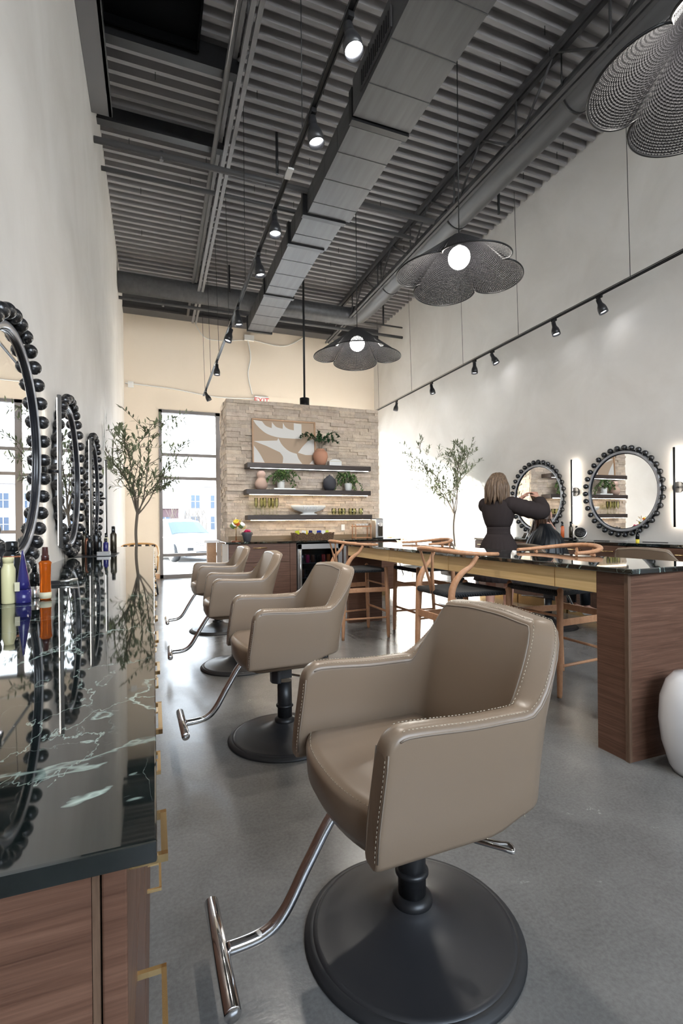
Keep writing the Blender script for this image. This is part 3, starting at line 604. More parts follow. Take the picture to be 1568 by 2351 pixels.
# ------------------------------------------------------------------ right counter
RX = 4.70
b = MB().box(RX, XR-.002, -.6, 6.45, .87, .90); tag(b.build('marble_worktop', 'marble', None, bevel=.003), 'black marble counter along the right wall under the mirrors', 'worktop')
cab1 = thing('drawer_cabinet', 'walnut drawer cabinet at the far end of the right counter', 'cabinet', (XR-.003, 5.57, 0), group='drawer cabinets under the right counter')
MB().box(-.53,0,0,.86,.14,.868).build('cabinet_body', 'walnut', cab1); MB().box(-.47,0,0,.86,0,.14).build('toe_kick', 'brass', cab1)
for z0,z1 in ((.66,.862),(.40,.654),(.15,.394)):
    for y0,y1 in ((.004,.428),(.432,.856)):
        d = MB().box(-.55,-.532,y0,y1,z0,z1).build('drawer', 'walnut', cab1, bevel=.002); bar_handle(d, (-.55,(y0+y1)/2,z1-.06), .20, 'y-', 'brass', .03)
for k in range(1,7): c = copy_tree(cab1); c.location.y = 5.57-.88*k; c['label'] = 'walnut drawer cabinet, %s from the far end of the right counter' % NM[k-1]
# ------------------------------------------------------------------ mirrors (local: on the wall at x=0, facing +x)
mir = thing('ball_rim_mirror', 'round mirror with black ball rim nearest the viewer on the left wall', 'mirror', (XL+.002, 2.38, 1.475), group='round mirrors on the left wall')
def ringmesh(prof, n=72):
    b = MB(); rings = []
    for r, x in prof: rings.append([(x, r*cos(2*pi*k/n), r*sin(2*pi*k/n)) for k in range(n)])
    return b.loft(rings, False, True, loop=True)
ringmesh([(.485,.002),(.498,.002),(.498,.012),(.485,.012)]).build('backing_ring', 'black', mir)
ringmesh([(.452,.002),(.484,.002),(.484,.026),(.478,.031),(.458,.031),(.452,.026)]).build('inner_ring', 'ring', mir)
ringmesh([(.442,.010),(.4515,.010),(.4515,.027),(.448,.027)]).build('lip', 'ring_black', mir)
b = MB(); vs = [(.012, .45*cos(2*pi*k/72), .45*sin(2*pi*k/72)) for k in range(72)]; b.add(vs+[(.006,y,z) for x,y,z in vs], [tuple(range(72)), tuple(reversed(range(72,144)))] + [(k,72+k,72+(k+1)%72,(k+1)%72) for k in range(72)]); b.build('mirror_glass', 'mirror', mir)
ball = MB().sphere((0,0,0), .0325, 20, 12).build('rim_ball', 'ball', mir); ball.location = (.034, .519, 0)
for k in range(1,34):
    c = ball.copy(); C.objects.link(c); a = 2*pi*k/34; c.location = (.034, .519*cos(a), .519*sin(a)); c.rotation_euler = (a, a*2, 0)
MP = [(XL+.002,3.79,1.475,0,'round mirror with black ball rim, second on the left wall, above the dark bottles','round mirrors on the left wall'),
      (XL+.002,5.22,1.475,0,'round mirror with black ball rim farthest along the left wall','round mirrors on the left wall'),
      (XR-.002,5.66,1.49,pi,'round mirror with black ball rim behind the stylist on the right wall','round mirrors on the right wall'),
      (XR-.002,4.27,1.49,pi,'large looking round mirror with ball rim right of the stylist, nearest on the right wall','round mirrors on the right wall')]
pool = list(C.objects)
for x,y,z,r,lb,g in MP: c = copy_tree(mir, None, pool); c.location = (x,y,z); c.rotation_euler.z = r; c['label'] = lb; c['group'] = g
# wall bar lights (local facing +x)
def sconce(label, loc, rz, rodm, group):
    strip = 'led_wall' if rodm == 'black' else 'led_wall_dim'
    t = thing('bar_sconce', label, 'wall light', loc, rz, group)
    MB().tube([(.075,0,-.425),(.075,0,.425)], .011, 14).build('light_bar', rodm, t)
    MB().box(.0632,.066,-.005,.005,-.41,.41).build('light_strip', strip, t)
    MB().tube([(0,0,0),(.022,0,0)], .06, 28).build('backplate', 'black', t); MB().cyl((.02,0,0),(.07,0,0),.012,10).build('stem', 'black', t)
GL, GR = 'bar lights on the left wall', 'bar lights on the right wall'
sconce('slim silver vertical bar light between the first and second left mirrors', (XL+.001,3.10,1.44), 0, 'rod_silver', GL)
sconce('slim silver vertical bar light between the second and third left mirrors', (XL+.001,4.52,1.44), 0, 'rod_silver', GL)
sconce('slim vertical bar light past the last left mirror', (XL+.001,5.93,1.44), 0, 'rod_silver', GL)
sconce('slim black vertical bar light with round plate between the two right mirrors', (XR-.001,4.97,1.53), pi, 'black', GR)
sconce('slim black vertical bar light with round plate at the right edge of the picture', (XR-.001,3.60,1.49), pi, 'black', GR)
# ------------------------------------------------------------------ track lights
def track(name, label, x, z, y0, y1, wires):
    t = thing(name, label, 'track light rail', (x, y0, z))
    MB().box(-.018,.018,0,y1-y0,-.012,.012).box(-.018,-.010,0,y1-y0,-.018,-.011).box(.010,.018,0,y1-y0,-.018,-.011).build('rail', 'black', t)
    MB().box(-.0182,-.0172,0,y1-y0,-.006,.006).box(.0172,.0182,0,y1-y0,-.006,.006).build('rail_edge', 'silver', t)
    for y, dx in wires: MB().cyl((0,y-y0,.012),(dx,y-y0,2.1),.0035,6).build('suspension_wire', 'black', t)
    return t
track('ceiling_track', 'long suspended black lighting track above the left salon chairs', 1.0, 3.86, -1.5, 10.6, [(1.0,0),(3.3,0),(5.6,0),(6.9,-.03),(8.0,-.05),(9.2,-.05),(10.3,-.05)])
track('ceiling_track', 'long suspended black lighting track in front of the right wall', 5.0, 3.85, -.6, 10.65, [(3.95,-.05),(5.75,-.05),(7.12,-.05),(8.92,-.05),(10.5,-.03)])
def spot(label, x, y, z, aim, group, power=30):
    t = thing('track_spotlight', label, 'spotlight', (x, y, z-.018), group=group)
    MB().box(-.016,.016,-.035,.035,-.03,0).build('adapter', 'black', t); MB().cyl((0,0,-.03),(0,0,-.075),.008,8).build('stem', 'black', t)
    d = Vector(aim).normalized(); q = Vector((0,0,-1)).rotation_difference(d); mx = Matrix.Translation((0,0,-.075)) @ q.to_matrix().to_4x4() @ Matrix.Translation((0,0,.035))
    sh = MB().lathe([(.002,.0),(.027,-.0),(.028,-.055),(.034,-.072),(.046,-.098),(.0525,-.13),(.053,-.180),(.050,-.180),(.049,-.15),(.002,-.14)], n=24, mx=mx, cap=False).build('lamp_shade', 'black_satin', t)
    MB().lathe([(.046,-.150),(.036,-.160),(.018,-.166),(.001,-.168)], n=24, mx=mx).build('lamp_bulb', 'lamp_face', t)
    L = bpy.data.lights.new('spot', 'SPOT'); L.energy = power; L.spot_size = rad(95); L.spot_blend = 1.; L.shadow_soft_size = .04; L.color = (1,.93,.84)
    lo = bpy.data.objects.new('spot_lamp', L); C.objects.link(lo); lo.parent = t; lo.location = (0,0,-.075) ; lo.location = mx @ Vector((0,0,-.185)); lo.rotation_mode = 'QUATERNION'; lo.rotation_quaternion = q
SL = ['largest track spotlight at the top of the picture','second track spotlight down from the top, left track','third track spotlight down the left track, beside the duct','fourth track spotlight down the left track','fifth track spotlight down the left track, by the duct end','sixth track spotlight, tilted left against the cream wall','seventh track spotlight, over the window','last small track spotlight at the far end of the left track']
for (y, aim), lb in zip([(2.42,(.10,-.25,-1)),(3.06,(.15,-.1,-1)),(4.15,(.0,-.15,-1)),(4.86,(.15,0,-1)),(6.15,(.1,0,-1)),(6.75,(-.3,0,-1)),(8.3,(0,0,-1)),(10.1,(.5,0,-1))], SL): spot(lb, 1.0, y, 3.86, aim, 'spotlights on the left track', 48)
SR = ['first spotlight from the right on the right wall track','second spotlight from the right on the right wall track','third spotlight from the right on the right wall track, tilted right','fourth spotlight from the right on the right wall track, hanging straight','fifth spotlight from the right on the right wall track','leftmost spotlight on the right wall track, over the stone partition']
for (y, aim), lb in zip([(4.36,(.25,-.25,-1)),(5.07,(.1,-.2,-1)),(6.34,(.3,-.35,-1)),(6.80,(0,0,-1)),(8.15,(.15,-.1,-1)),(9.6,(-.15,.1,-1))], SR): spot(lb, 5.0, y, 3.85, aim, 'spotlights on the right wall track', .3)
for y in (3.6, 8.35): tag(MB().box(.978,1.022,y,y+.12,3.83,3.845).build('track_connector', 'white'), 'white connector plate on the left track, ' + ('nearer the viewer' if y < 5 else 'far end'), 'connector', 'connector plates on the left track')
# ------------------------------------------------------------------ flower pendants
def pendant(label, loc, rz):
    t = thing('flower_pendant', label, 'pendant light', loc, rz, 'woven flower pendants')
    b = MB(); n, m = 192, 26; b.uv = []
    def pt(k, i, off=0):
        a = 2*pi*k/n; s = i/m; pet = abs(cos(2*a)) ** .5 if True else 0     # notches at 45 deg
        R = (.34 + .165*pet)*1.075; r = .022 + (R-.022)*s
        z = -.32*s**1.05 - .02*sin(pi*s) + .10*(1-pet)*sin(pi*min(1,s*1.05))*.5 - .045*pet*s*s + .055*(1-pet)*s*s*0
        return (r*cos(a), r*sin(a), z-off)
    rings = [[pt(k, i) for k in range(n)] for i in range(m+1)]
    b.loft(rings, False); b.uv = [(k/n, i/m) for i in range(m+1) for k in range(n)]
    sh = b.build('woven_shade', 'wicker', t)
    rim = [Vector(pt(k, m)) for k in range(n)]; rm = MB(); rr = []
    for k in range(n):
        p = rim[k]; tg = (rim[(k+1)%n]-rim[k-1]).normalized(); u = Vector((0,0,1)); s_ = tg.cross(u).normalized(); rr.append([tuple(p + (u*cos(q*pi/3)+s_*sin(q*pi/3))*.007) for q in range(6)])
    rm.loft(rr, False, True, loop=True).build('rim_binding', 'black', t)
    MB().cyl((0,0,-.01),(0,0,2.42),.005,8).build('hanging_cord', 'black', t); MB().lathe([(.024,.0),(.03,-.03),(.03,-.09),(.02,-.11)], n=16).build('socket', 'black', t)
    MB().sphere((0,0,-.20), .092, 28, 18).build('bulb', 'bulb', t)
    L = bpy.data.lights.new('bulb', 'POINT'); L.energy = 16; L.shadow_soft_size = .1; L.color = (1,.94,.86); lo = bpy.data.objects.new('bulb_lamp', L); C.objects.link(lo); lo.parent = t; lo.location = (0,0,-.31)
pendant('black woven flower pendant cropped by the top right corner', (2.47,1.50,3.59), rad(38+15))
pendant('black woven flower pendant with glowing bulb in the middle right', (2.45,3.53,3.59), rad(80))
pendant('small looking black woven flower pendant farthest away', (2.40,5.65,3.59), rad(72))
t = thing('drop_rod_lamp', 'black cylinder on a long ceiling rod above the stone partition', 'pendant light', (2.55, 8.45, 3.16)); MB().cyl((0,0,.1),(0,0,2.86),.02,10).build('rod', 'black', t); MB().cyl((0,0,-.02),(0,0,.24),.085,24).build('cylinder', 'black', t)
# ------------------------------------------------------------------ salon chair (faces -x, column at origin)
def shell_path():
    P = []
    for d in (0,.004,.010,.018,.028,.038,.05,.08,.13,.18,.22,.26,.29,.32,.345): P.append((-.225+d, -.268, 0, -1, d))
    cx, cy, r = .12, -.178, .09
    for k in range(1, 10): a = -pi/2 + k*pi/18; P.append((cx+r*cos(a), cy+r*sin(a), cos(a), sin(a), .345+k*r*pi/18))
    d0 = P[-1][4]
    for k in range(1, 8): y = -.178 + k*.178/8; P.append((.21, y, 1, 0, d0+k*.178/8))
    P.append((.21, 0, 1, 0, d0+.178)); 
    return P + [(x,-y,nx,-ny,d) for x,y,nx,ny,d in reversed(P[:-1])]
SP = shell_path()
def top_h(d):
    base = .697 - .010*smooth((d-.05)/.2)
    if d < .05: return base - .05 + sqrt(max(0, .05**2-(.05-d)**2))
    g = (d-.352)/.125; g = max(0, min(1, g)); return base + (.872-.687)*(g*g*(3-2*g)) + .010*smooth((d-.47)/.15)
def rake(d, z): return .30*max(0, z-.60)*smooth((d-.25)/.2)
def shell_pt(q, off, z):
    x, y, nx, ny, d = q; return (x-.030*(1-smooth(d/.30))*(1-smooth((z-.42)/.28))+nx*off+rake(d,z)-.02*smooth((d-.3)/.15)*(1-smooth((z-.42)/.2)), y+ny*off, z)
def shell_rings():
    rings = []
    for q in SP:
        d = q[4]; h = top_h(d); b0 = .42 + .035*smooth((d-.26)/.12); e = 1 if d >= .018 else (.80 if d == 0 else (.93 if d < .006 else .98)); t = (.031 + .008*smooth((d-.3)/.1))*e
        H = h-b0; ri = [(t-.010,b0),(t-.003,b0+.004),(t,b0+.014),(t,b0+H*.3),(t,b0+H*.6),(t,h-.022),(t-.002,h-.011),(t-.007,h-.003),(t*.45,h+.002),(-t*.45,h+.002),(-t+.007,h-.003),(-t+.002,h-.011),(-t,h-.022),(-t,b0+H*.6),(-t,b0+H*.3),(-t,b0+.014),(-t+.003,b0+.004),(-t+.010,b0)]
        rings.append([shell_pt(q, o, z) for o, z in ri])
    return rings
def salon_chair(label, loc, rz, group, raise_=0.):
    t = thing('salon_chair', label, 'salon chair', loc, rz, group); U = []
    U.append(MB().loft(shell_rings()).build('shell', 'leather', t))
    # piping & stitching
    pip = MB()
    for sgn in (1,-1): pip.tube([shell_pt(q, sgn*(.0315+.006*smooth((q[4]-.3)/.1)), top_h(q[4])-.013) for q in SP if q[4] > .02], .0022, 5)
    for sy in (-1,1): 
        for o in (1,-1): pip.tube([(-.222-.03*(1-smooth((z-.42)/.28)), sy*.268+o*.0285, z) for z in (.44,.5,.56,.62,.655)], .0020, 5)
    U.append(pip.build('piping', 'piping', t))
    def dashes(pts, L=.0052, gap=.0042, r=.00085):
        stt = MB(); acc = 0; i = 0; pts = [Vector(p) for p in pts]
        for a, b_ in zip(pts, pts[1:]):
            seg = (b_-a).length; dr = (b_-a)/seg if seg else Vector((0,0,1)); s = -acc
            while s + L < seg:
                if s >= 0: p = a+dr*s; stt.tube([p, p+dr*L], r, 4)
                s += L+gap
        o_ = stt.build('stitching', 'thread', t); o_['kind'] = 'stuff'; U.append(o_)
    for sgn in (1,-1): dashes([shell_pt(q, sgn*(.022+.006*smooth((q[4]-.3)/.1)), top_h(q[4])+.0005) for q in SP if q[4] > .03])
    [dashes([(-.2262-.03*(1-smooth((z-.42)/.28)), q_, z) for z in (.44,.48,.52,.56,.60,.65)]) for q_ in (-.290,.246)]; [dashes([(.125, q_*.3012, z) for z in (.45,.55,.66)]) for q_ in (-1,1)]
    # seat cushion
    ring = []; xs = 14; rows = []
    def front(y): return -.268 + .05*(y/.234)**2*abs(y/.234)**.5
    outl = [(front(-.234+.468*k/16), -.234+.468*k/16) for k in range(17)] + [(.165,.234),(.165,-.234)]
    lev = [(-.012,.385,.030),(-.004,.392,.010),(0,.42,.0),(0,.482,-.004),(-.003,.494,-.002),(-.010,.502,.004),(-.022,.507,.012),(-.08,.512,.05)]
    rr = []
    for off, z, fx in lev:
        r = []
        for x, y in outl:
            k = 1 + off/.23; r.append(((x+.04)*k-.04 + (fx if x < -.1 else 0), y*k, z))
        rr.append(r)
    U.append(MB().loft(rr).build('seat', 'leather', t))
    dashes([(front(y)+.009, y, .502) for y in [-.222+.444*k/20 for k in range(21)]]); dashes([(front(y)-.0015, y, .478) for y in [-.222+.444*k/20 for k in range(21)]])
    U.append(MB().box(-.19,.16,-.235,.235,.425,.45).build('seat_underside', 'black', t)); U.append(MB().box(-.10,.10,-.09,.09,.40,.425).cyl((0,0,.33),(0,0,.41),.019,16).build('mount_plate', 'black', t))
    # footrest
    fp = bez([(-.06,0,.405),(-.15,0,.41),(-.225,0,.385),(-.30,0,.275),(-.365,0,.168),(-.42,0,.128),(-.505,0,.12)], 8)
    fr = MB().tube(fp, .0155, 16).build('footrest_arm', 'chrome', t); U.append(fr)
    bb = MB().lathe([(.0001,-.165),(.0165,-.165),(.0185,-.162),(.0185,.162),(.0165,.165),(.0001,.165)], n=20, mx=Matrix.Translation((-.522,0,.12)) @ Matrix.Rotation(pi/2,4,'X')); bo = bb.build('foot_bar', 'chrome', fr)
    # mechanism
    mb_ = MB().prism([(-.062,-.02),(-.045,-.04),(.03,-.04),(.03,.04),(-.045,.04),(-.062,.02)], .285, .355); mb_.prism([(-.075,-.02),(-.05,-.045),(-.03,-.045),(-.03,.045),(-.05,.045),(-.075,.02)], .262, .33)
    U.append(mb_.build('pump_housing', 'black_satin', t, bevel=.004))
    U.append(MB().tube(bez([(.03,-.03,.30),(.10,-.12,.30),(.155,-.185,.30),(.175,-.205,.298),(.180,-.185,.302),(.155,-.165,.302),(.10,-.11,.302)], 6), .006, 8).build('pump_lever', 'chrome', t))
    if raise_:
        for o in U: o.location.z = raise_
    MB().lathe([(.0385,.085),(.0385,.30)], n=28).build('column', 'black', t)
    MB().lathe([(.052,.078),(.056,.084),(.054,.10),(.042,.108),(.038,.110)], n=32).build('column_collar', 'black', t)
    MB().lathe([(.0385,.16),(.046,.165),(.046,.172),(.0385,.178)], n=28).build('column_ring', 'black', t)
    MB().lathe([(.282,.006),(.278,.016),(.268,.024),(.262,.024),(.235,.030),(.18,.038),(.13,.048),(.09,.062),(.065,.078),(.052,.09),(.036,.095)], n=72).build('base_dome', 'black_satin', t)
    MB().lathe([(.276,.0),(.298,.0),(.300,.004),(.294,.011),(.286,.015),(.281,.020),(.276,.018)], n=72).build('rubber_rim', 'rubber', t)
    return t
GCH = 'beige salon chairs on the left side'
ch = salon_chair('beige salon chair nearest the viewer, in the foreground', (.66,1.205,0), rad(1.5), GCH)
def chair_copy(label, loc, rz, raise_, group):
    c = copy_tree(ch); c['label'] = label; c['group'] = group; c.location = loc; c.rotation_euler.z = rz
    for k in kids(c, list(C.objects)):
        if k.name.split('.')[0] not in ('column','column_collar','column_ring','base_dome','rubber_rim'): k.location.z = raise_
    return c
chair_copy('beige salon chair directly behind the nearest one, its black column showing', (.645,2.56,0), rad(2), .035, GCH)
chair_copy('beige salon chair third from the viewer in the left row', (.63,4.0,0), rad(-1), .035, GCH)
chair_copy('beige salon chair farthest in the left row, by the window', (.64,5.47,0), rad(1), .02, GCH)
GCR = 'beige salon chairs on the right side'
chair_copy('beige salon chair seen from behind over the island, below the nearest right mirror', (3.98,2.85,0), pi+rad(4), .035, GCR)
chair_copy('beige salon chair in which the caped client sits', (4.0,4.18,0), pi, .02, GCR)
chair_copy('beige salon chair behind the far counter stool, left of the stylist', (3.95,5.75,0), pi, .02, GCR)
# ------------------------------------------------------------------ wishbone counter stool (faces +x)
def stool(label, loc, rz, group):
    t = thing('counter_stool', label, 'stool', loc, rz, group); W = 'beech'
    for s in (-1,1):
        b = MB().tube([(.235,s*.245,0),(.233,s*.245,.02),(.225,s*.243,.35),(.215,s*.24,.69),(.215,s*.24,.70),(.215,s*.24,.706)], [.013,.0165,.021,.020,.014,.005], 12); b.build('leg', W, t)
    for s in (-1,1):
        pts = bez([(-.235,s*.195,0),(-.22,s*.2,.35),(-.205,s*.205,.62),(-.195,s*.212,.72),(-.15,s*.228,.80),(-.085,s*.25,.855),(-.045,s*.262,.918)], 6); n_ = len(pts)
        MB().tube(pts, [.0145+.008*sin(pi*min(1,i/n_*1.25)) for i in range(n_)], 12).build('leg', W, t)
    rp = []
    for k in range(33):
        a = radians_ = pi*(k/32)*1.0; u = cos(a); x = .10 - .375*sin(a)**.75 if sin(a) > 0 else .10; rp.append((x, .275*u, .928+.034*sin(a)**1.5))
    rp[0] = (.11,.272,.927); rp[-1] = (.11,-.272,.927)
    MB().tube(rp, [.014+.006*sin(pi*k/32) for k in range(33)], 12, flat=.85).build('top_rail', W, t)
    sp = MB()
    for s in (-1,1): sp.tube([(-.215,s*.012,.655),(-.225,s*.018,.73),(-.245,s*.045,.84),(-.262,s*.078,.945)], [.016,.015,.013,.012], 8, flat=.6, up=(1,0,0))
    sp.build('wishbone_splat', W, t)
    rings = []; g = 12
    b = MB(); top = []
    for i in range(g+1):
        u = i/g; x = .225-.435*u; hw = .235-.035*u; r = []
        for j in range(g+1):
            v = j/g*2-1; r.append((x, hw*v, .688 - .016*(1-v*v)*(1-(2*u-1)**2) - .004*abs(v)))
        top.append(r)
    for i in range(g+1):
        pass
    cs = []
    for i in range(g+1):
        r = top[i]; hw = r[-1][1]; x = r[0][0]; cs.append(r + [(x,hw+.008,.672),(x,hw,.652),(x,hw*.9,.650),(x,-hw*.9,.650),(x,-hw,.652),(x,-hw-.008,.672)])
    b.loft(cs); b.build('woven_seat', 'cord', t)
    MB().tube([(.218,-.235,.668),(.218,.235,.668)], .021, 10).build('seat_roll', 'cord', t); MB().tube([(-.205,-.195,.668),(-.205,.195,.668)], .021, 10).build('seat_roll', 'cord', t)
    for s in (-1,1): MB().obox((.0,s*.224,.48),(.43,.014,.045),(0,0,s*.09)).build('side_rail', W, t, bevel=.004); MB().tube([(.228,s*.245,.20),(-.228,s*.2,.20)], [.010,.010], 8).build('stretcher', W, t)
    for q, r_ in (([(.23,-.24,.255),(.23,.24,.255)], .012),([(.22,-.24,.52),(.22,.24,.52)], .009),([(-.225,-.2,.255),(-.225,.2,.255)], .010)): MB().tube(q, r_, 8).build('stretcher', W, t)
    MB().obox((-.215,0,.50),(.014,.39,.045)).build('back_rail', W, t)
    return t
GST = 'wooden counter stools around the island'
s0 = stool('beech counter stool on the near side of the island, just behind the foreground chair', (1.975,2.88,0), 0, GST)
for x,y,r,lb in ((1.945,4.65,0,'beech counter stool with black cord seat at the far left end of the island'),(2.66,2.69,pi,'beech counter stool on the far side of the island, nearest the white drum stool'),(2.62,4.44,pi,'beech counter stool on the far side of the island, farthest from the viewer')):
    c = copy_tree(s0); c.location = (x,y,0); c.rotation_euler.z = r; c['label'] = lb
# white drum stool
o = MB().lathe([(.10,0),(.112,.004),(.125,.03),(.152,.13),(.162,.23),(.155,.33),(.13,.405),(.10,.44),(.05,.455),(.001,.457)], n=48).build('drum_stool', 'white_gloss'); o.location = (2.275,1.475,0); tag(o, 'glossy white ceramic drum stool at the right edge by the island end', 'stool')
# ------------------------------------------------------------------ products on the counters
def lathe_item(name, label, cat, loc, parts, group=None, n=20):
    t = thing(name, label, cat, loc, 0, group)
    for nm, prof, m in parts: MB().lathe(prof, n=n).build(nm, m, t)
    return t
def sc(prof, k, kz=None): return [(r*k, z*(kz or k)) for r, z in prof]
GB = 'hair products on the near left counter'
lathe_item('spray_bottle', 'amber spray bottle with dark red cap on the near left counter', 'bottle', (-.297,1.645,LZ), [('bottle_body',[(.0125,0),(.0155,.003),(.0155,.012),(.014,.06),(.0155,.1),(.017,.108),(.012,.113),(.008,.115)],'amber'),('cap',[(.0105,.112),(.0105,.128),(.0085,.13),(.0075,.152),(.0068,.153)],'brown_cap'),('label_patch',[(.0158,.004),(.0158,.022)],'label')], GB)
t = thing('cone_tube', 'indigo conical squeeze tube standing on the near left counter', 'tube', (-.343,1.60,LZ), 0, GB)
MB().lathe([(.0185,0),(.0195,.003),(.0195,.038)], n=24).build('cap', 'purple', t)
MB().loft([[(.0185*cos(a)*(1-.0*k)*(1-k*.93), .0185*sin(a)*(1-k*.45), .039+.108*k) for a in [2*pi*j/20 for j in range(20)]] for k in (0,.2,.4,.6,.8,1)]).build('tube_body', 'purple', t)
MB().box(-.016,-.004,-.021,-.0195,.035,.06).build('label_patch', 'label', t)
lathe_item('lotion_bottle', 'cream coloured bottle between the black bottle and the indigo tube', 'bottle', (-.378,1.60,LZ), [('bottle_body',[(.015,0),(.017,.003),(.0172,.095),(.013,.106),(.0125,.112)],'cream_b'),('cap',[(.0125,.112),(.014,.124),(.014,.128),(.002,.129)],'cream_b')], GB)
lathe_item('shampoo_bottle', 'gloss black bottle at the left picture edge on the near left counter', 'bottle', (-.413,1.60,LZ), [('bottle_body',[(.016,0),(.018,.003),(.018,.10),(.014,.108)],'black_b'),('cap',[(.016,.108),(.0175,.13),(.002,.132)],'black_b')], GB)
lathe_item('hairspray_can', 'tall dark can with copper band behind the indigo tube', 'can', (-.41,1.78,LZ), [('can_body',[(.0225,0),(.024,.003),(.024,.125),(.017,.14)],'black_b'),('cap',[(.0165,.14),(.0175,.142),(.0175,.165),(.015,.168),(.002,.169)],'black_b'),('copper_band',[(.0243,.118),(.0243,.124)],'copper_b')], GB)
lathe_item('serum_bottle', 'small black bottle with grey base between the indigo tube and the amber spray bottle', 'bottle', (-.335,1.70,LZ), [('bottle_body',[(.012,0),(.013,.003),(.013,.035)],'silver'),('bottle_shoulder',[(.013,.035),(.013,.07),(.007,.078)],'black_b'),('cap',[(.0065,.078),(.0065,.102),(.001,.103)],'black_b')], GB)
o = thing('hair_clip', 'small black and silver clip lying beside the amber bottle', 'clip', (-.33,2.06,LZ)); MB().cyl((0,0,.008),(.06,.02,.014),.006,8).build('clip_arm','silver',o); MB().box(-.03,.005,-.008,.008,.001,.014).build('clip_jaw','black',o)
lathe_item('dome_brush', 'dark round brush head seen at the far left picture edge', 'brush', (-.47,1.95,LZ), [('brush_body',[(.02,0),(.024,.06),(.024,.12),(.012,.14),(.001,.142)],'black')], GB)
GF = 'hair products between the far left mirrors'
far = [(-.492,4.16,.205,.020,'bronze_b','tall bronze spray can at the left of the far bottle cluster'),(-.462,4.08,.165,.018,'copper_b','copper coloured bottle in the far left cluster, just right of the tall bronze can'),(-.44,4.02,.150,.020,'black_b','short black bottle in front of the far left cluster'),
       (-.405,4.12,.215,.024,'black_b','tallest black bottle in the middle of the far left cluster'),(-.375,4.03,.145,.016,'black_b','slim black tube just right of the tallest bottle of the far left cluster'),(-.345,4.20,.165,.018,'label','pale gold pump bottle in the far left cluster'),
       (-.34,4.10,.125,.018,'purple','small navy bottle in front of the pale gold one, far left cluster'),(-.30,4.28,.215,.024,'bronze_b','tall bronze can at the right end of the far left cluster')]
for x,y,h,r,m,lb in far:
    lathe_item('spray_can' if h > .2 else 'styling_bottle', lb, 'bottle', (x,y,LZ), [('bottle_body',[(r*.93,0),(r,.003),(r,h*.70),(r*.55,h*.78)],m),('cap',[(r*.55,h*.78),(r*.58,h*.79),(r*.58,h*.99),(r*.1,h)],'black_b')], GF, 16)
t = thing('soap_dish', 'grey rectangular dish in front of the far left bottles', 'dish', (-.345,3.98,LZ)); MB().box(-.045,.045,-.03,.03,0,.03).build('dish_body', 'silver', t, bevel=.003)
tag(MB().box(XL+.001,-.26,3.86,4.32,LZ,LZ+.004).build('counter_tray', 'black'), 'flat black tray under the far left bottles', 'tray')
GRB = 'hair products on the right counter'
rb_ = [(5.02,5.36,.17,.022,'copper_b','dark bottle with copper base at the left of the right counter cluster'),(5.06,5.24,.13,.02,'black_b','small black bottle second in the right counter cluster'),(5.03,5.14,.19,.028,'blue_b','bright blue bottle in the right counter cluster'),(4.96,5.12,.12,.016,'purple','small deep blue bottle in front of the bright blue one'),
       (5.1,5.07,.24,.02,'bronze_b','tall dark bronze can behind the blue bottle, right counter'),(5.02,4.98,.23,.022,'orange_b','bottle with orange label in the right counter cluster'),(5.08,4.90,.235,.024,'bronze_b','tall dark can right of the orange labelled bottle'),(5.05,4.78,.18,.022,'silver','silver tube at the right end of the right counter cluster')]
for x,y,h,r,m,lb in rb_:
    lathe_item('styling_bottle', lb, 'bottle', (x,y,.90), [('bottle_body',[(r*.93,0),(r,.003),(r,h*.70),(r*.55,h*.78)],m),('cap',[(r*.55,h*.78),(r*.58,h*.79),(r*.58,h*.99),(r*.1,h)],'black_b')], GRB, 16)
lathe_item('serum_bottle', 'small black and yellow bottle standing alone on the front edge of the right counter', 'bottle', (4.80,3.74,.90), [('bottle_body',[(.017,0),(.018,.003),(.018,.04)],'yellow'),('bottle_shoulder',[(.0182,.04),(.0182,.09),(.01,.10)],'black_b'),('cap',[(.010,.10),(.010,.14),(.001,.141)],'black_b')])
t = thing('hair_dryer', 'black hair dryer with large round diffuser on the right counter', 'hair dryer', (4.92,4.60,.90))
mx = Matrix.Translation((0,0,.09)) @ Euler((rad(70),0,rad(-52))).to_matrix().to_4x4()
MB().lathe([(.03,-.14),(.034,-.06),(.06,-.02),(.075,0),(.078,.02),(.07,.026)], n=28, mx=mx).build('diffuser', 'silver', t)
MB().lathe([(.066,.027),(.05,.032),(.001,.034)], n=28, mx=mx).build('diffuser_grille', 'black', t)
fp = MB()
for k in range(12): a = k*2.4; r_ = .012+.045*(k/12)**.5; fp.add([], []) ; fp.lathe([(.005,.034),(.003,.052)], n=6, mx=mx @ Matrix.Translation((r_*cos(a),r_*sin(a),0)))
fp.build('diffuser_prongs', 'rubber', t); MB().tube([(.02,.06,.06),(.04,.12,.02),(.05,.2,.012)], .016, 10).build('handle', 'black', t)
def iron(label, p0, p1):
    t = thing('hair_iron', label, 'styling iron', p0, 0, 'styling tools on the right counter'); d = Vector(p1)-Vector(p0)
    MB().tube([(0,0,.012), tuple(d*.55+Vector((0,0,.018)))], [.012,.013], 8).build('barrel', 'silver', t); MB().tube([tuple(d*.55+Vector((0,0,.018))), tuple(d+Vector((0,0,.016)))], [.014,.016], 8).build('handle', 'black', t)
iron('silver flat iron lying on the right counter in front of the bottles', (4.90,5.40,.90), (4.85,5.10,.90)); iron('curling iron lying on the right counter beside the dryer', (4.80,4.95,.90), (4.93,4.72,.90)); iron('black handled iron at the far end of the tools on the right counter', (4.78,5.62,.90),(4.92,5.50,.90))
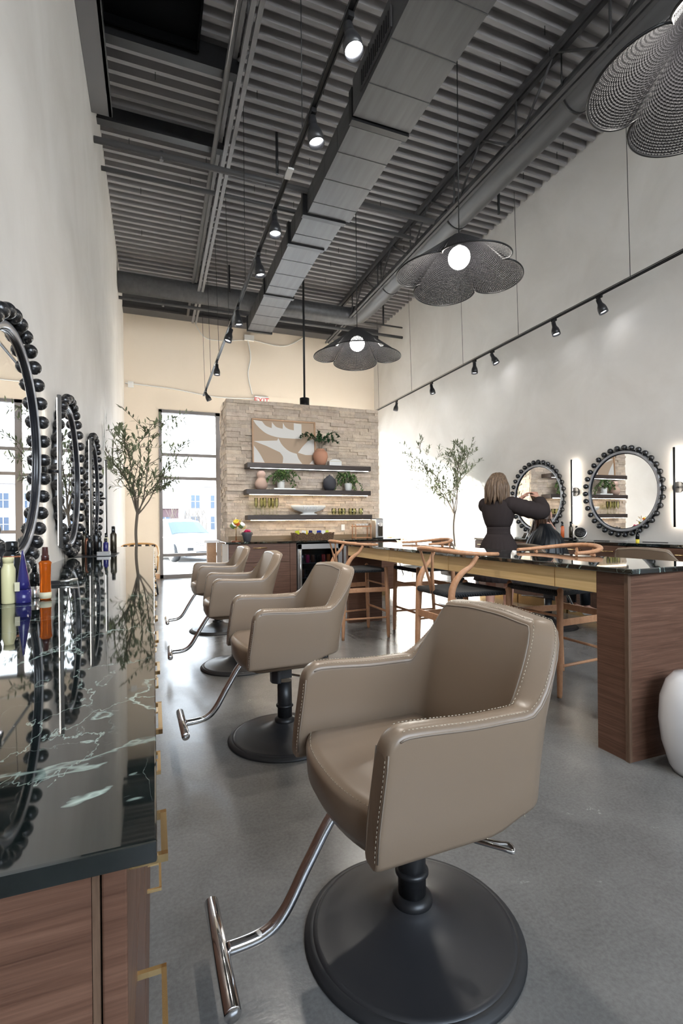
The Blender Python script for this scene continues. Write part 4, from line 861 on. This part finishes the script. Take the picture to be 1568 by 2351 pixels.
t = thing('comb', 'thin grey comb lying on the right counter near the picture edge', 'comb', (5.05,3.75,.901)); MB().box(-.008,.008,-.16,.12,0,.005).build('comb_spine','black',t)
for k, (x, y, lb) in enumerate(((4.98,4.42,'black hair clips lying just right of the dryer diffuser'),(5.0,4.2,'pale clips lying below the nearest right mirror'))):
    b = MB()
    for j in range(4): b.tube([(x+.03*cos(a), y-.05*j+.025*sin(a), .905) for a in [q*pi/6 for q in range(13)]], .003, 5)
    tag(b.build('hair_clip', 'black' if k == 0 else 'silver', org=inv((x,y,.9))), lb, 'clip', 'clips on the right counter').location = (x,y,.9)
t = thing('phone', 'white smartphone leaning at the far end of the right counter', 'phone', (4.80,5.55,.905)); t.location=(4.79,5.42,.901); MB().obox((0,-.0,.045),(.008,.07,.10),(0,.5,0)).build('phone_body','white',t,bevel=.003); MB().obox((-.0055,0,.045),(.002,.062,.085),(0,.5,0)).build('phone_screen','black_b',t)
# ------------------------------------------------------------------ olive trees
def tree(label, loc, h0, seed, fans, potr=.17, poth=.34):
    random.seed(seed); t = thing('olive_tree', label, 'tree', loc)
    MB().lathe([(potr*.75,0),(potr*.8,.01),(potr,poth),(potr*.92,poth),(potr*.88,poth-.05),(.001,poth-.06)], n=32).build('planter', 'white_cer', t)
    tr = MB(); lf = MB(); top = Vector((.01,0,h0))
    tr.tube(bez([(0,0,poth-.08),(.012,.0,h0*.5),(-.01,.01,h0*.8),tuple(top)], 6), .016, 8)
    def twig(p, d, L, r, lev):
        d = d.normalized(); pts = [p]; q = p.copy(); dd = d.copy(); n = max(4, int(L/.05))
        for i in range(n):
            dd = (dd + rnd(.13) + Vector((0,0,.03 if lev == 0 else -.01))).normalized(); q = q+dd*L/n; pts.append(q.copy())
        tr.tube(pts, [max(.0012, r*(1-.8*i/n)) for i in range(n+1)], 5)
        for i in range(1, n+1):
            f = i/n
            if (lev > 0 or f > .35):
                for s in range(2 if lev else 1):
                    ld = ((pts[i]-pts[i-1]).normalized()*.8 + rnd(.85)); leafmesh(lf, pts[i], ld, random.uniform(.055,.10), random.uniform(.014,.022))
            if lev < 2 and f > .22 and random.random() < (.62 if lev == 0 else .30):
                nd = ((pts[i]-pts[i-1]).normalized() + rnd(.95)); nd.z = abs(nd.z)*.7 + .1; twig(pts[i].copy(), nd, L*random.uniform(.25,.42), r*.5, lev+1)
    for dx, dy, dz, L in fans: twig(top.copy() + Vector((0,0,-.05*random.random())), Vector((dx,dy,dz)), L, .010, 0)
    for q in (tr, lf): q.v = [(min(max(x, XL+.02-loc[0]), XR-.02-loc[0]), y, z) for x, y, z in q.v]
    tr.build('branches', 'bark', t); lf.build('foliage', 'leaf', t); return t
tree('slender olive tree in a pot past the end of the left counter, by the window', (-.19,6.32,0), 1.30, 21, [(-.18,.05,1,1.18),(.02,.1,1,1.0),(.30,.0,1,1.15),(.62,-.1,.9,.78),(-.42,.1,1,.75),(.12,-.3,1,.85),(.75,.3,.9,.72),(-.30,-.2,1,.62)])
tree('slender olive tree in a pot beside the right wall, left of the stylist', (4.72,7.02,0), 1.30, 33, [(0,.12,1,1.18),(-.05,.75,.9,1.25),(-.15,1.1,.55,1.15),(.1,-.35,1,1.0),(-.1,-.15,1,.9),(-.2,.45,1,1.0),(-.3,.3,1,.7)])
# ------------------------------------------------------------------ lounge chairs by the storefront
def lounge(label, loc, rz):
    t = thing('lounge_chair', label, 'chair', loc, rz, 'rattan lounge chairs by the storefront')
    MB().tube(bez([(.28,-.29,.62),(.05,-.31,.68),(-.28,-.26,.80),(-.34,0,.83),(-.28,.26,.80),(.05,.31,.68),(.28,.29,.62)], 8), .017, 10).build('top_rail', 'rattan', t)
    w = MB()
    for k in range(5): a = pi*(.25+.125*k); w.tube([(-.02-.32*sin(a)-.02, .32*cos(a)-.03, .79),(-.02-.32*sin(a)-.02,.32*cos(a)+.03,.79)], .021, 8)
    w.build('cord_wrap', 'black', t); MB().box(-.28,.30,-.28,.28,.36,.43).build('seat', 'cord', t, bevel=.02)
    for sx in (-1,1):
        for sy in (-1,1): MB().tube([(sx*.20,sy*.22,.37),(sx*.29,sy*.29,0)], .014, 8).build('leg', 'black', t)
    for s in (-1,1): MB().tube([(.28,s*.28,.40),(.30,s*.30,.62)], .013, 8).build('arm_post', 'rattan', t)
    MB().tube([(-.27,-.2,.40),(-.33,-.16,.80)], .012, 8).tube([(-.27,.2,.40),(-.33,.16,.80)], .012, 8).build('back_post', 'rattan', t)
lounge('rattan lounge chair with black wraps beyond the left counter', (-.235,8.95,0), rad(-90)); lounge('rattan lounge chair with black legs in the bright gap right of the stone partition', (4.82,9.9,0), rad(200))
t = thing('side_table', 'light wood post with a white cap beside the stone partition', 'table', (.86,8.1,0)); MB().box(-.07,.07,-.07,.07,0,.86).build('table_post','frame_oak',t); MB().box(-.11,.11,-.11,.11,.86,.90).build('table_cap','white',t)
# ------------------------------------------------------------------ people
def skin_body(name, mt, parent, V, Ed, R, sub=2):
    me = bpy.data.meshes.new(name); me.from_pydata(V, Ed, []); o = bpy.data.objects.new(name, me); C.objects.link(o); o.parent = parent
    s = o.modifiers.new('skin','SKIN'); s.use_smooth_shade = True; s.branch_smoothing = .4
    for i, r in enumerate(R): d = me.skin_vertices[0].data[i]; d.radius = r if isinstance(r, tuple) else (r, r); d.use_root = (i == 0)
    u = o.modifiers.new('sub','SUBSURF'); u.levels = sub; u.render_levels = sub; me.materials.append(M[mt]); return o
class Sk:
    def __init__(s): s.V = []; s.E = []; s.R = []
    def v(s, p, r, par=None):
        s.V.append(tuple(p)); s.R.append(r); i = len(s.V)-1
        if par is not None: s.E.append((par, i))
        return i
    def chain(s, par, pts):
        for p, r in pts: par = s.v(p, r, par)
        return par
    def hand(s, wrist, dirv, palm, side, curl=.5, k=1.):
        d = Vector(dirv).normalized(); nrm = Vector(palm).normalized(); nrm = (nrm - d*nrm.dot(d)).normalized(); lat = d.cross(nrm).normalized()*side; w = Vector(s.V[wrist])
        pm = s.v(w+d*.035*k, .021*k, wrist)
        for j, (off, L) in enumerate(((-.026,.062),(-.009,.074),(.009,.069),(.025,.052))):
            base = w+d*.078*k+lat*off*k; b0 = s.v(base, .0105*k, pm); a = curl; p = base
            for q in range(3):
                dd = d*cos(a)+nrm*sin(a); p = p+dd*L*k*(.45,.32,.25)[q]; b0 = s.v(p, (.0085,.0078,.0065)[q]*k, b0); a += curl*.9
        th = s.v(w+d*.035*k-lat*.03*k+nrm*.008, .011*k, pm); p = w+d*.035*k-lat*.03*k
        for q in range(2): p = p+(d*.75-lat*.35+nrm*.55).normalized()*.030*k; th = s.v(p, (.0095,.0075)[q]*k, th)
def face(parent, c, f, mt='skin', hair=False, k=1.):
    """head: skull, jaw, nose, ears, eyes, lips around centre c facing f"""
    f = Vector(f).normalized(); up = Vector((0,0,1)); up = (up - f*up.dot(f)).normalized(); l = up.cross(f); c = Vector(c)
    b = MB(); rings = []; n = 24
    prof = [(-.115,.012,.045),(-.108,.035,.035),(-.09,.052,.022),(-.06,.064,.012),(-.03,.070,.006),(0,.074,.0),(.03,.076,-.004),(.06,.073,-.008),(.09,.058,-.012),(.108,.034,-.014),(.116,.008,-.014)]
    for z, r, fo in prof:
        rings.append([tuple(c + (up*z + f*(fo + r*1.22*cos(a)) + l*r*sin(a))*k) for a in [2*pi*j/n for j in range(n)]])
    b.loft(rings); b.sphere(tuple(c+(f*.098-up*.018)*k), .013*k, 10, 8); b.tube([c+(f*.088+up*.02)*k, c+(f*.103-up*.02)*k], [.007*k,.012*k], 8)
    for s in (-1,1): b.sphere(tuple(c+(l*s*.078-up*.005-f*.008)*k), .022*k, 10, 8, (.5,.8,1.2))
    o = b.build('head', mt, parent)
    e = MB()
    for s in (-1,1): e.sphere(tuple(c+(l*s*.030+f*.083+up*.008)*k), .0095*k, 8, 6)
    e.build('eyes', 'white_cer', parent); e = MB()
    for s in (-1,1): e.sphere(tuple(c+(l*s*.030+f*.0905+up*.008)*k), .0042*k, 8, 6); e.tube([c+(l*s*.045+f*.082+up*.03)*k, c+(l*s*.018+f*.092+up*.031)*k], .003*k, 6)
    e.build('eyebrows', 'hair_d', parent); MB().tube([c+(-l*.022+f*.088-up*.052)*k, c+(f*.094-up*.050)*k, c+(l*.022+f*.088-up*.052)*k], [.003*k,.0055*k,.003*k], 8).build('lips', 'blush', parent); return o
# stylist: standing, back to the viewer, facing (f)
sx, sy = 3.47, 4.33
t = thing('person', 'stylist in a charcoal brown belted dress, standing with both arms raised over the client', 'person', (sx,sy,0))
f = Vector((.92,.38,0)).normalized(); l = Vector((-f.y,f.x,0))
def W(a, b_, z): return Vector((0,0,z)) + f*a + l*b_
k = Sk(); pel = k.v(W(0,0,.90), .10); sp1 = k.v(W(.0,0,1.08), .078, pel); ch_ = k.v(W(0,0,1.25), .095, sp1); nk = k.v(W(.0,0,1.38), .058, ch_); hd = k.v(W(.025,0,1.46), .055, nk); k.v(W(.03,0,1.56), .06, hd)
for s in (1,-1):
    hip = k.v(W(0,s*.09,.84), .08, pel); k.chain(hip, [(W(.01,s*.105,.66), .080),(W(.015,s*.105,.47), .056),(W(0,s*.105,.34), .054),(W(-.015,s*.105,.10), .034),(W(-.02,s*.105,.055), .034),(W(.06,s*.115,.03), .032),(W(.15,s*.125,.025), .022)])
handR = Vector((3.915-sx, 4.215-sy, 1.40)); elR = Vector((3.775-sx, 4.03-sy, 1.245)); handL = Vector((3.850-sx, 4.405-sy, 1.405)); elL = Vector((3.70-sx,4.50-sy,1.27))
for s, el, ha in ((-1, elR, handR),(1, elL, handL)):
    sh = k.v(W(.0,s*.145,1.315), .040, ch_); mid = (Vector(W(0,s*.15,1.32))+el)/2; wr = k.chain(sh, [(mid, .038),(el, .034),((el+ha)/2, .033),(ha, .023)])
    k.hand(wr, Vector((3.93-sx,4.32-sy,1.47))-ha+Vector((0,0,.03)), Vector((0,0,-1)), s, .45)
skin_body('body', 'skin', t, k.V, k.E, k.R)
face(t, W(.035,0,1.545), f*1+Vector((0,0,-.28)))
# hair: bob
def hairshape(c, f, l, rows, n=36, wav=.006, sd=0):
    rings = []
    for z, rf, rs, off in rows:
        r = []
        for j in range(n):
            a = 2*pi*j/n; w = 1+wav*14*sin(a*9+z*30+sd)*.12; r.append(tuple(Vector(c)+f*(off+rf*cos(a)*w)+l*(rs*sin(a)*w)+Vector((0,0,z+.004*sin(a*11)))))
        rings.append(r)
    return MB().loft(rings, True)
hb = hairshape(W(0,0,1.54), f, l, [(-.175,.040,.095,-.04),(-.17,.075,.122,-.04),(-.12,.095,.124,-.034),(-.06,.098,.116,-.028),(0,.100,.106,-.02),(.05,.099,.099,-.01),(.09,.085,.082,-.005),(.118,.058,.056,0),(.130,.02,.02,0)])
random.seed(15)
for q in range(40):
    a = pi + random.uniform(-1.9,1.9); hz = 1.54; pts = []
    for j in range(9):
        u = j/8; rr_ = .045+.062*min(1,u*2.2)+.012*u; w_ = .012*sin(u*9+q)*u
        pts.append(W(-.022+rr_*.93*cos(a+w_*3)+w_*.5, rr_*1.06*sin(a+w_*6), hz+.115-.31*u**1.15-(.02 if q % 3 else 0)*u))
    hb.tube(pts, [.006,.010,.013,.014,.014,.013,.011,.008,.003], 7)
hb.build('hair', 'hair_b', t)
# dress bodice + belt + skirt with gathers, sleeves
def ell(c, f, l, rf, rs, z, n=72, gath=0, ph=0): return [tuple(Vector((c[0],c[1],z)) + f*(rf*(1+gath*sin(26*a+ph))*cos(a)) + l*(rs*(1+gath*sin(26*a+ph))*sin(a))) for a in [2*pi*j/n for j in range(n)]]
c0 = (0,0)
MB().loft([ell(c0,f,l,*q) for q in ((.095,.125,1.075),(.112,.148,1.12,72,.012),(.128,.172,1.20,72,.014),(.130,.190,1.28,72,.012),(.112,.198,1.335,72,.008),(.095,.165,1.372),(.082,.105,1.392),(.07,.078,1.388))]).build('bodice', 'dress', t)
MB().loft([ell(c0,f,l,*q) for q in ((.104,.136,1.0),(.100,.130,1.02),(.098,.128,1.06),(.102,.132,1.085))]).build('waistband', 'dress', t)
MB().loft([ell(c0,f,l,*q) for q in ((.17,.285,.50,72,.05),(.165,.270,.56,72,.05,.2),(.155,.235,.75,72,.04,.3),(.150,.19,.90,72,.03),(.115,.15,.98,72,.015),(.102,.134,1.01))]).build('skirt', 'dress', t)
for s, el, ha in ((-1, elR, handR),(1, elL, handL)):
    sh = W(0,s*.15,1.325); pts = bez([tuple(W(0,s*.09,1.325)), tuple(sh), tuple((sh+el)/2+Vector((0,0,-.01))), tuple(el), tuple((el*.45+ha*.55)), tuple(el*.25+ha*.75)], 7); n_ = len(pts)
    rr = [.066+.024*sin(pi*min(1,i/n_*1.15))+.004*sin(i*2.1) for i in range(n_)]; rr[-1] = .034; rr[-2] = .045; rr[-3] = .058
    MB().tube(pts, rr, 22).build('sleeve', 'dress', t)
# client: seated facing +x with cape, head bowed
cx_, cy_ = 3.99, 4.20
t = thing('person', 'seated client with long dark wet hair under a black cape, head bowed to the right', 'person', (cx_,cy_,0)); f = Vector((1,-.05,0)).normalized(); l = Vector((-f.y,f.x,0))
k = Sk(); pel = k.v(W(.0,0,.63), .12); s1 = k.v(W(.0,0,.80), .10, pel); c1 = k.v(W(.02,0,.94), .095, s1); nk = k.v(W(.035,0,1.09), .052, c1); k.chain(nk, [(W(.045,.05,1.15), .05),(W(.045,.07,1.2), .055)])
for s in (1,-1):
    hp = k.v(W(.04,s*.09,.60), .085, pel); k.chain(hp, [(W(.22,s*.10,.60), .075),(W(.40,s*.10,.58), .058),(W(.43,s*.10,.42), .05),(W(.44,s*.10,.24), .036),(W(.46,s*.10,.19), .034),(W(.52,s*.10,.16), .03),(W(.59,s*.10,.15), .02)])
    sh = k.v(W(.03,s*.12,.99), .04, c1); wr = k.chain(sh, [(W(.04,s*.15,.88), .036),(W(.10,s*.14,.76), .030),(W(.26,s*.09,.70), .022)]); k.hand(wr, f, Vector((0,0,-1)), s, .3)
skin_body('body', 'skin', t, k.V, k.E, k.R)
hc = W(.05,.08,1.185); face(t, hc, f*1+Vector((0,0,-.65)), k=.93)
MB().loft([ell((0,0),f,l,*q) for q in ((.28,.25,.52,72,.04),(.27,.245,.66,72,.05),(.21,.225,.82,72,.05,.4),(.158,.205,.94,72,.045,.8),(.12,.160,1.01,72,.03,1.1),(.082,.105,1.06,72,.02),(.058,.060,1.115))]).build('cape', 'cape', t)
cp = MB().loft([[tuple(W(x, y*w, z0+.02*sin(9*y*w+x*20)-.9*max(0,abs(y*w)-.16))) for y in [q/10-1 for q in range(21)]] + [tuple(W(x, -y*w, z0-.03-.9*max(0,abs(y*w)-.16))) for y in [q/10-1 for q in range(21)]] for x, z0, w in ((.02,.86,.24),(.12,.78,.27),(.25,.71,.28),(.38,.68,.27),(.46,.63,.25),(.48,.50,.24))]); cp.build('cape_lap', 'cape', t)
h2 = MB(); random.seed(5)
h2c = hairshape(hc, f, l, [(-.17,.02,.03,-.05),(-.13,.05,.085,-.035),(-.08,.075,.098,-.03),(-.02,.086,.092,-.022),(.03,.086,.086,-.016),(.07,.07,.072,-.01),(.10,.04,.04,-.006),(.108,.01,.01,-.006)], 36, .008); h2c.build('hair', 'hair_d', t)
for q in range(34):
    a = random.uniform(1.2, 2*pi-1.2) if q < 20 else random.uniform(-1.2,1.2); r0 = .078; p0 = hc+f*(r0*cos(a)-.02)+l*(r0*sin(a)*1.1)+Vector((0,0,-.02)); oo = f*cos(a)+l*sin(a); p1 = p0+oo*random.uniform(.01,.03)+Vector((0,0,-.09)); p2 = p1+oo*random.uniform(.03,.06)+Vector((0,0,-random.uniform(.06,.13)))
    h2.tube([p0,p1,p2], [.012,.008,.002], 6)
h2.build('wet_strands', 'hair_d', t)
hs = MB(); top = Vector((3.905-cx_,4.33-cy_,1.462))
for q in range(14): a = q*.45; b0 = hc+f*.04*cos(a)+l*.04*sin(a)+Vector((0,0,.07)); hs.tube([b0,(b0+top)/2+f*.015*cos(a)+l*.015*sin(a),top+f*.004*cos(a)], [.012,.011,.006], 6)
hs.build('lifted_section', 'hair_b', t)
for s in (1,-1): MB().tube([W(.43,s*.1,.50),W(.44,s*.1,.22)], [.062,.052], 12).build('trouser_leg', 'cape', t); MB().tube([W(.43,s*.10,.145),W(.50,s*.10,.14),W(.61,s*.10,.135)], [.040,.040,.030], 10).build('shoe', 'white', t)
# ------------------------------------------------------------------ outdoors
tag(MB().box(-60,80,YB+.25,90,-.4,-.3).build('ground', 'asphalt'), kind='structure')
tag(MB().box(-60,80,-40,YR-.25,-.4,-.3).build('ground_rear', 'asphalt'), kind='structure')
def car(label, loc, rz):
    t = thing('suv_car', label, 'car', loc, rz)          # front faces -y
    def sec(y, w, z0, z1, zt): return [(-w*.93,y,z0),(-w,y,z0+.2),(-w,y,z1*.78),(-w*.97,y,z1),(-w*.6,y,zt),(0,y,zt+.015),(w*.6,y,zt),(w*.97,y,z1),(w,y,z1*.78),(w,y,z0+.2),(w*.93,y,z0)]
    b = MB().loft([sec(-2.45,.80,.30,.82,.84),sec(-2.38,.92,.25,.95,.98),sec(-2.1,.98,.24,1.0,1.05),(sec(-1.3,1.0,.24,1.05,1.13)),sec(-.2,1.0,.24,1.08,1.14),sec(2.0,1.0,.26,1.1,1.14),sec(2.4,.93,.3,1.05,1.1)]); b.build('body', 'car', t)
    def gs(y, w0, w1, z0, z1): return [(-w0,y,z0),(-w1,y,z1),(-w1*.6,y,z1+.03),(w1*.6,y,z1+.03),(w1,y,z1),(w0,y,z0)]
    MB().loft([gs(-1.15,.86,.80,1.08,1.13),gs(-.45,.9,.70,1.09,1.62),gs(.2,.9,.72,1.09,1.70),gs(1.8,.88,.70,1.09,1.68),gs(2.3,.85,.66,1.07,1.25)], True, False).build('cabin', 'car_glass', t)
    MB().loft([[(x,y,z) for x,z in ((-.72,z0-.02),(-.70,z0+.03),(0,z0+.06),(.70,z0+.03),(.72,z0-.02))] for y,z0 in ((-.50,1.60),(.2,1.70),(1.8,1.69),(2.0,1.62))], True).build('roof', 'car', t)
    g = MB().box(-.55,.55,-2.47,-2.40,.62,.86).build('grille', 'silver', t)
    h = MB()
    for r in range(5):
        for c_ in range(11): h.box(-.53+c_*.098+(r%2)*.03,-.53+c_*.098+.055+(r%2)*.03,-2.48,-2.47,.64+r*.043,.66+r*.043)
    h.build('grille_mesh', 'tyre', g)
    for s in (-1,1):
        MB().box(s*.72-.17,s*.72+.17,-2.44,-2.30,.80,.89).build('headlight', 'silver', t, bevel=.02); MB().box(s*.72-.12,s*.72+.12,-2.46,-2.36,.46,.58).build('fog_light', 'tyre', t)
        MB().obox((s*1.06,-.85,1.13),(.18,.1,.13)).build('door_mirror', 'car', t, bevel=.02)
        for y in (-1.5,1.5):
            w = MB().lathe([(.24,-.11),(.37,-.10),(.39,0),(.37,.10),(.24,.11)], n=28, mx=Matrix.Translation((s*.93,y,.38)) @ Matrix.Rotation(pi/2,4,'Y')).build('wheel', 'tyre', t)
            MB().lathe([(.23,-.12),(.24,.12),(.02,.125)], n=10, mx=Matrix.Translation((s*.93,y,.38)) @ Matrix.Rotation(pi/2*s,4,'Y')).build('hub', 'silver', w)
    MB().box(-.5,.5,-2.46,-2.40,.30,.42).build('lower_intake', 'tyre', t); MB().box(-.88,.88,-2.47,-2.3,.24,.29).build('skid_trim', 'tyre', t)
car('white SUV parked outside the tall window', (1.0,22.5,-.3), rad(24))
def building(name, label, x0, x1, y0, d, h, m, rows, cols, ww=.5):
    t = thing(name, label, 'building', ((x0+x1)/2,y0,-.3)); w = (x1-x0)/2
    MB().box(-w,w,0,d,0,h).build('facade', m, t); MB().box(-w-.2,w+.2,-.2,d,h,h+.35).build('parapet', 'bld_pale', t)
    for r in range(rows):
        for c_ in range(cols):
            cw = 2*w/cols; xc = -w+cw*(c_+.5); z0 = 1.0+r*(h-1)/rows; q = MB().box(xc-cw*ww/2,xc+cw*ww/2,-.06,0,z0,z0+(h-1)/rows*.6).build('window', 'bld_win', t); MB().box(xc-.05,xc+.05,-.09,-.06,z0,z0+(h-1)/rows*.6).box(xc-cw*ww/2,xc+cw*ww/2,-.09,-.06,z0+(h-1)/rows*.3,z0+(h-1)/rows*.3+.08).build('mullion', 'bld_pale', q)
building('apartment_building', 'pale two storey building far outside the window, right of the car', 3.6, 22, 62, 8, 6.2, 'bld_pale', 2, 8, .42)
building('brick_building', 'low mauve brick building far outside the window, above the car', -14, 2.6, 58, 8, 3.4, 'bld_brown', 1, 6, .4)
building('brick_building', 'tall mauve brick building seen reflected in the left mirrors', 13, 40, 38, 10, 9, 'bld_brown', 3, 9, .6)
b = MB(); random.seed(8)
for q in range(14):
    x = 1.5+q*.25; y = 50; b.tube([(x,y,-.3),(x+random.uniform(-.2,.2),y,1.5),(x+random.uniform(-.5,.5),y,3.4)], [.05,.03,.01], 5)
    for j in range(5): z = random.uniform(1,2.5); b.tube([(x,y,z),(x+random.uniform(-.7,.7),y,z+random.uniform(.5,1.2))], [.02,.006], 4)
tag(b.build('bare_shrubs', 'bark'), 'bare winter shrubs in front of the far buildings', 'shrubs', kind='stuff')
# ------------------------------------------------------------------ light
w = bpy.data.worlds.new('world'); bpy.context.scene.world = w; w.use_nodes = True; nt = w.node_tree
bg = nt.nodes['Background']; tc = nt.nodes.new('ShaderNodeTexCoord'); sp_ = nt.nodes.new('ShaderNodeSeparateXYZ'); cr = nt.nodes.new('ShaderNodeValToRGB'); nt.links.new(tc.outputs['Generated'], sp_.inputs[0]); nt.links.new(sp_.outputs[2], cr.inputs[0])
cr.color_ramp.elements[0].position = 0; cr.color_ramp.elements[0].color = (1,1,1,1); cr.color_ramp.elements[1].position = .6; cr.color_ramp.elements[1].color = (.72,.84,1,1)
nt.links.new(cr.outputs[0], bg.inputs[0]); bg.inputs[1].default_value = 7.5
def arealight(name, loc, rot, sx_, sy_, portal=True):
    L = bpy.data.lights.new(name, 'AREA'); L.shape = 'RECTANGLE'; L.size = sx_; L.size_y = sy_; o = bpy.data.objects.new(name, L); C.objects.link(o); o.location = loc; o.rotation_euler = rot; L.cycles.is_portal = portal
arealight('portal_back', (2.58,YB+.12,1.83), (-pi/2,0,0), 4.95, 3.66); arealight('portal_rear', (2.35,YR-.12,4.05), (pi/2,0,0), 5.1, 3.3)
S = bpy.data.lights.new('sun', 'SUN'); S.energy = 60; S.angle = rad(2.5); S.color = (1,.95,.88); so = bpy.data.objects.new('sun', S); C.objects.link(so)
so.rotation_euler = Vector((.60,-.80,-.34)).to_track_quat('-Z','Y').to_euler()
# ------------------------------------------------------------------ camera
cam = bpy.data.cameras.new('camera'); co = bpy.data.objects.new('camera', cam); C.objects.link(co); bpy.context.scene.camera = co
co.matrix_world = Matrix.Translation((0,0,1.13)) @ Matrix.Rotation(-rad(20.96),4,'Z') @ Matrix.Rotation(pi/2,4,'X') @ Matrix.Rotation(-rad(.6),4,'Z')
cam.sensor_fit = 'AUTO'; cam.sensor_width = 36; cam.lens = 1125*36/2351; cam.shift_y = 28.5/2351; cam.clip_start = .02; cam.clip_end = 300
vs_ = bpy.context.scene.view_settings; vs_.view_transform = 'Standard'; vs_.look = 'None'; vs_.gamma = 1; vs_.exposure = 1.2; vs_.use_curve_mapping = False
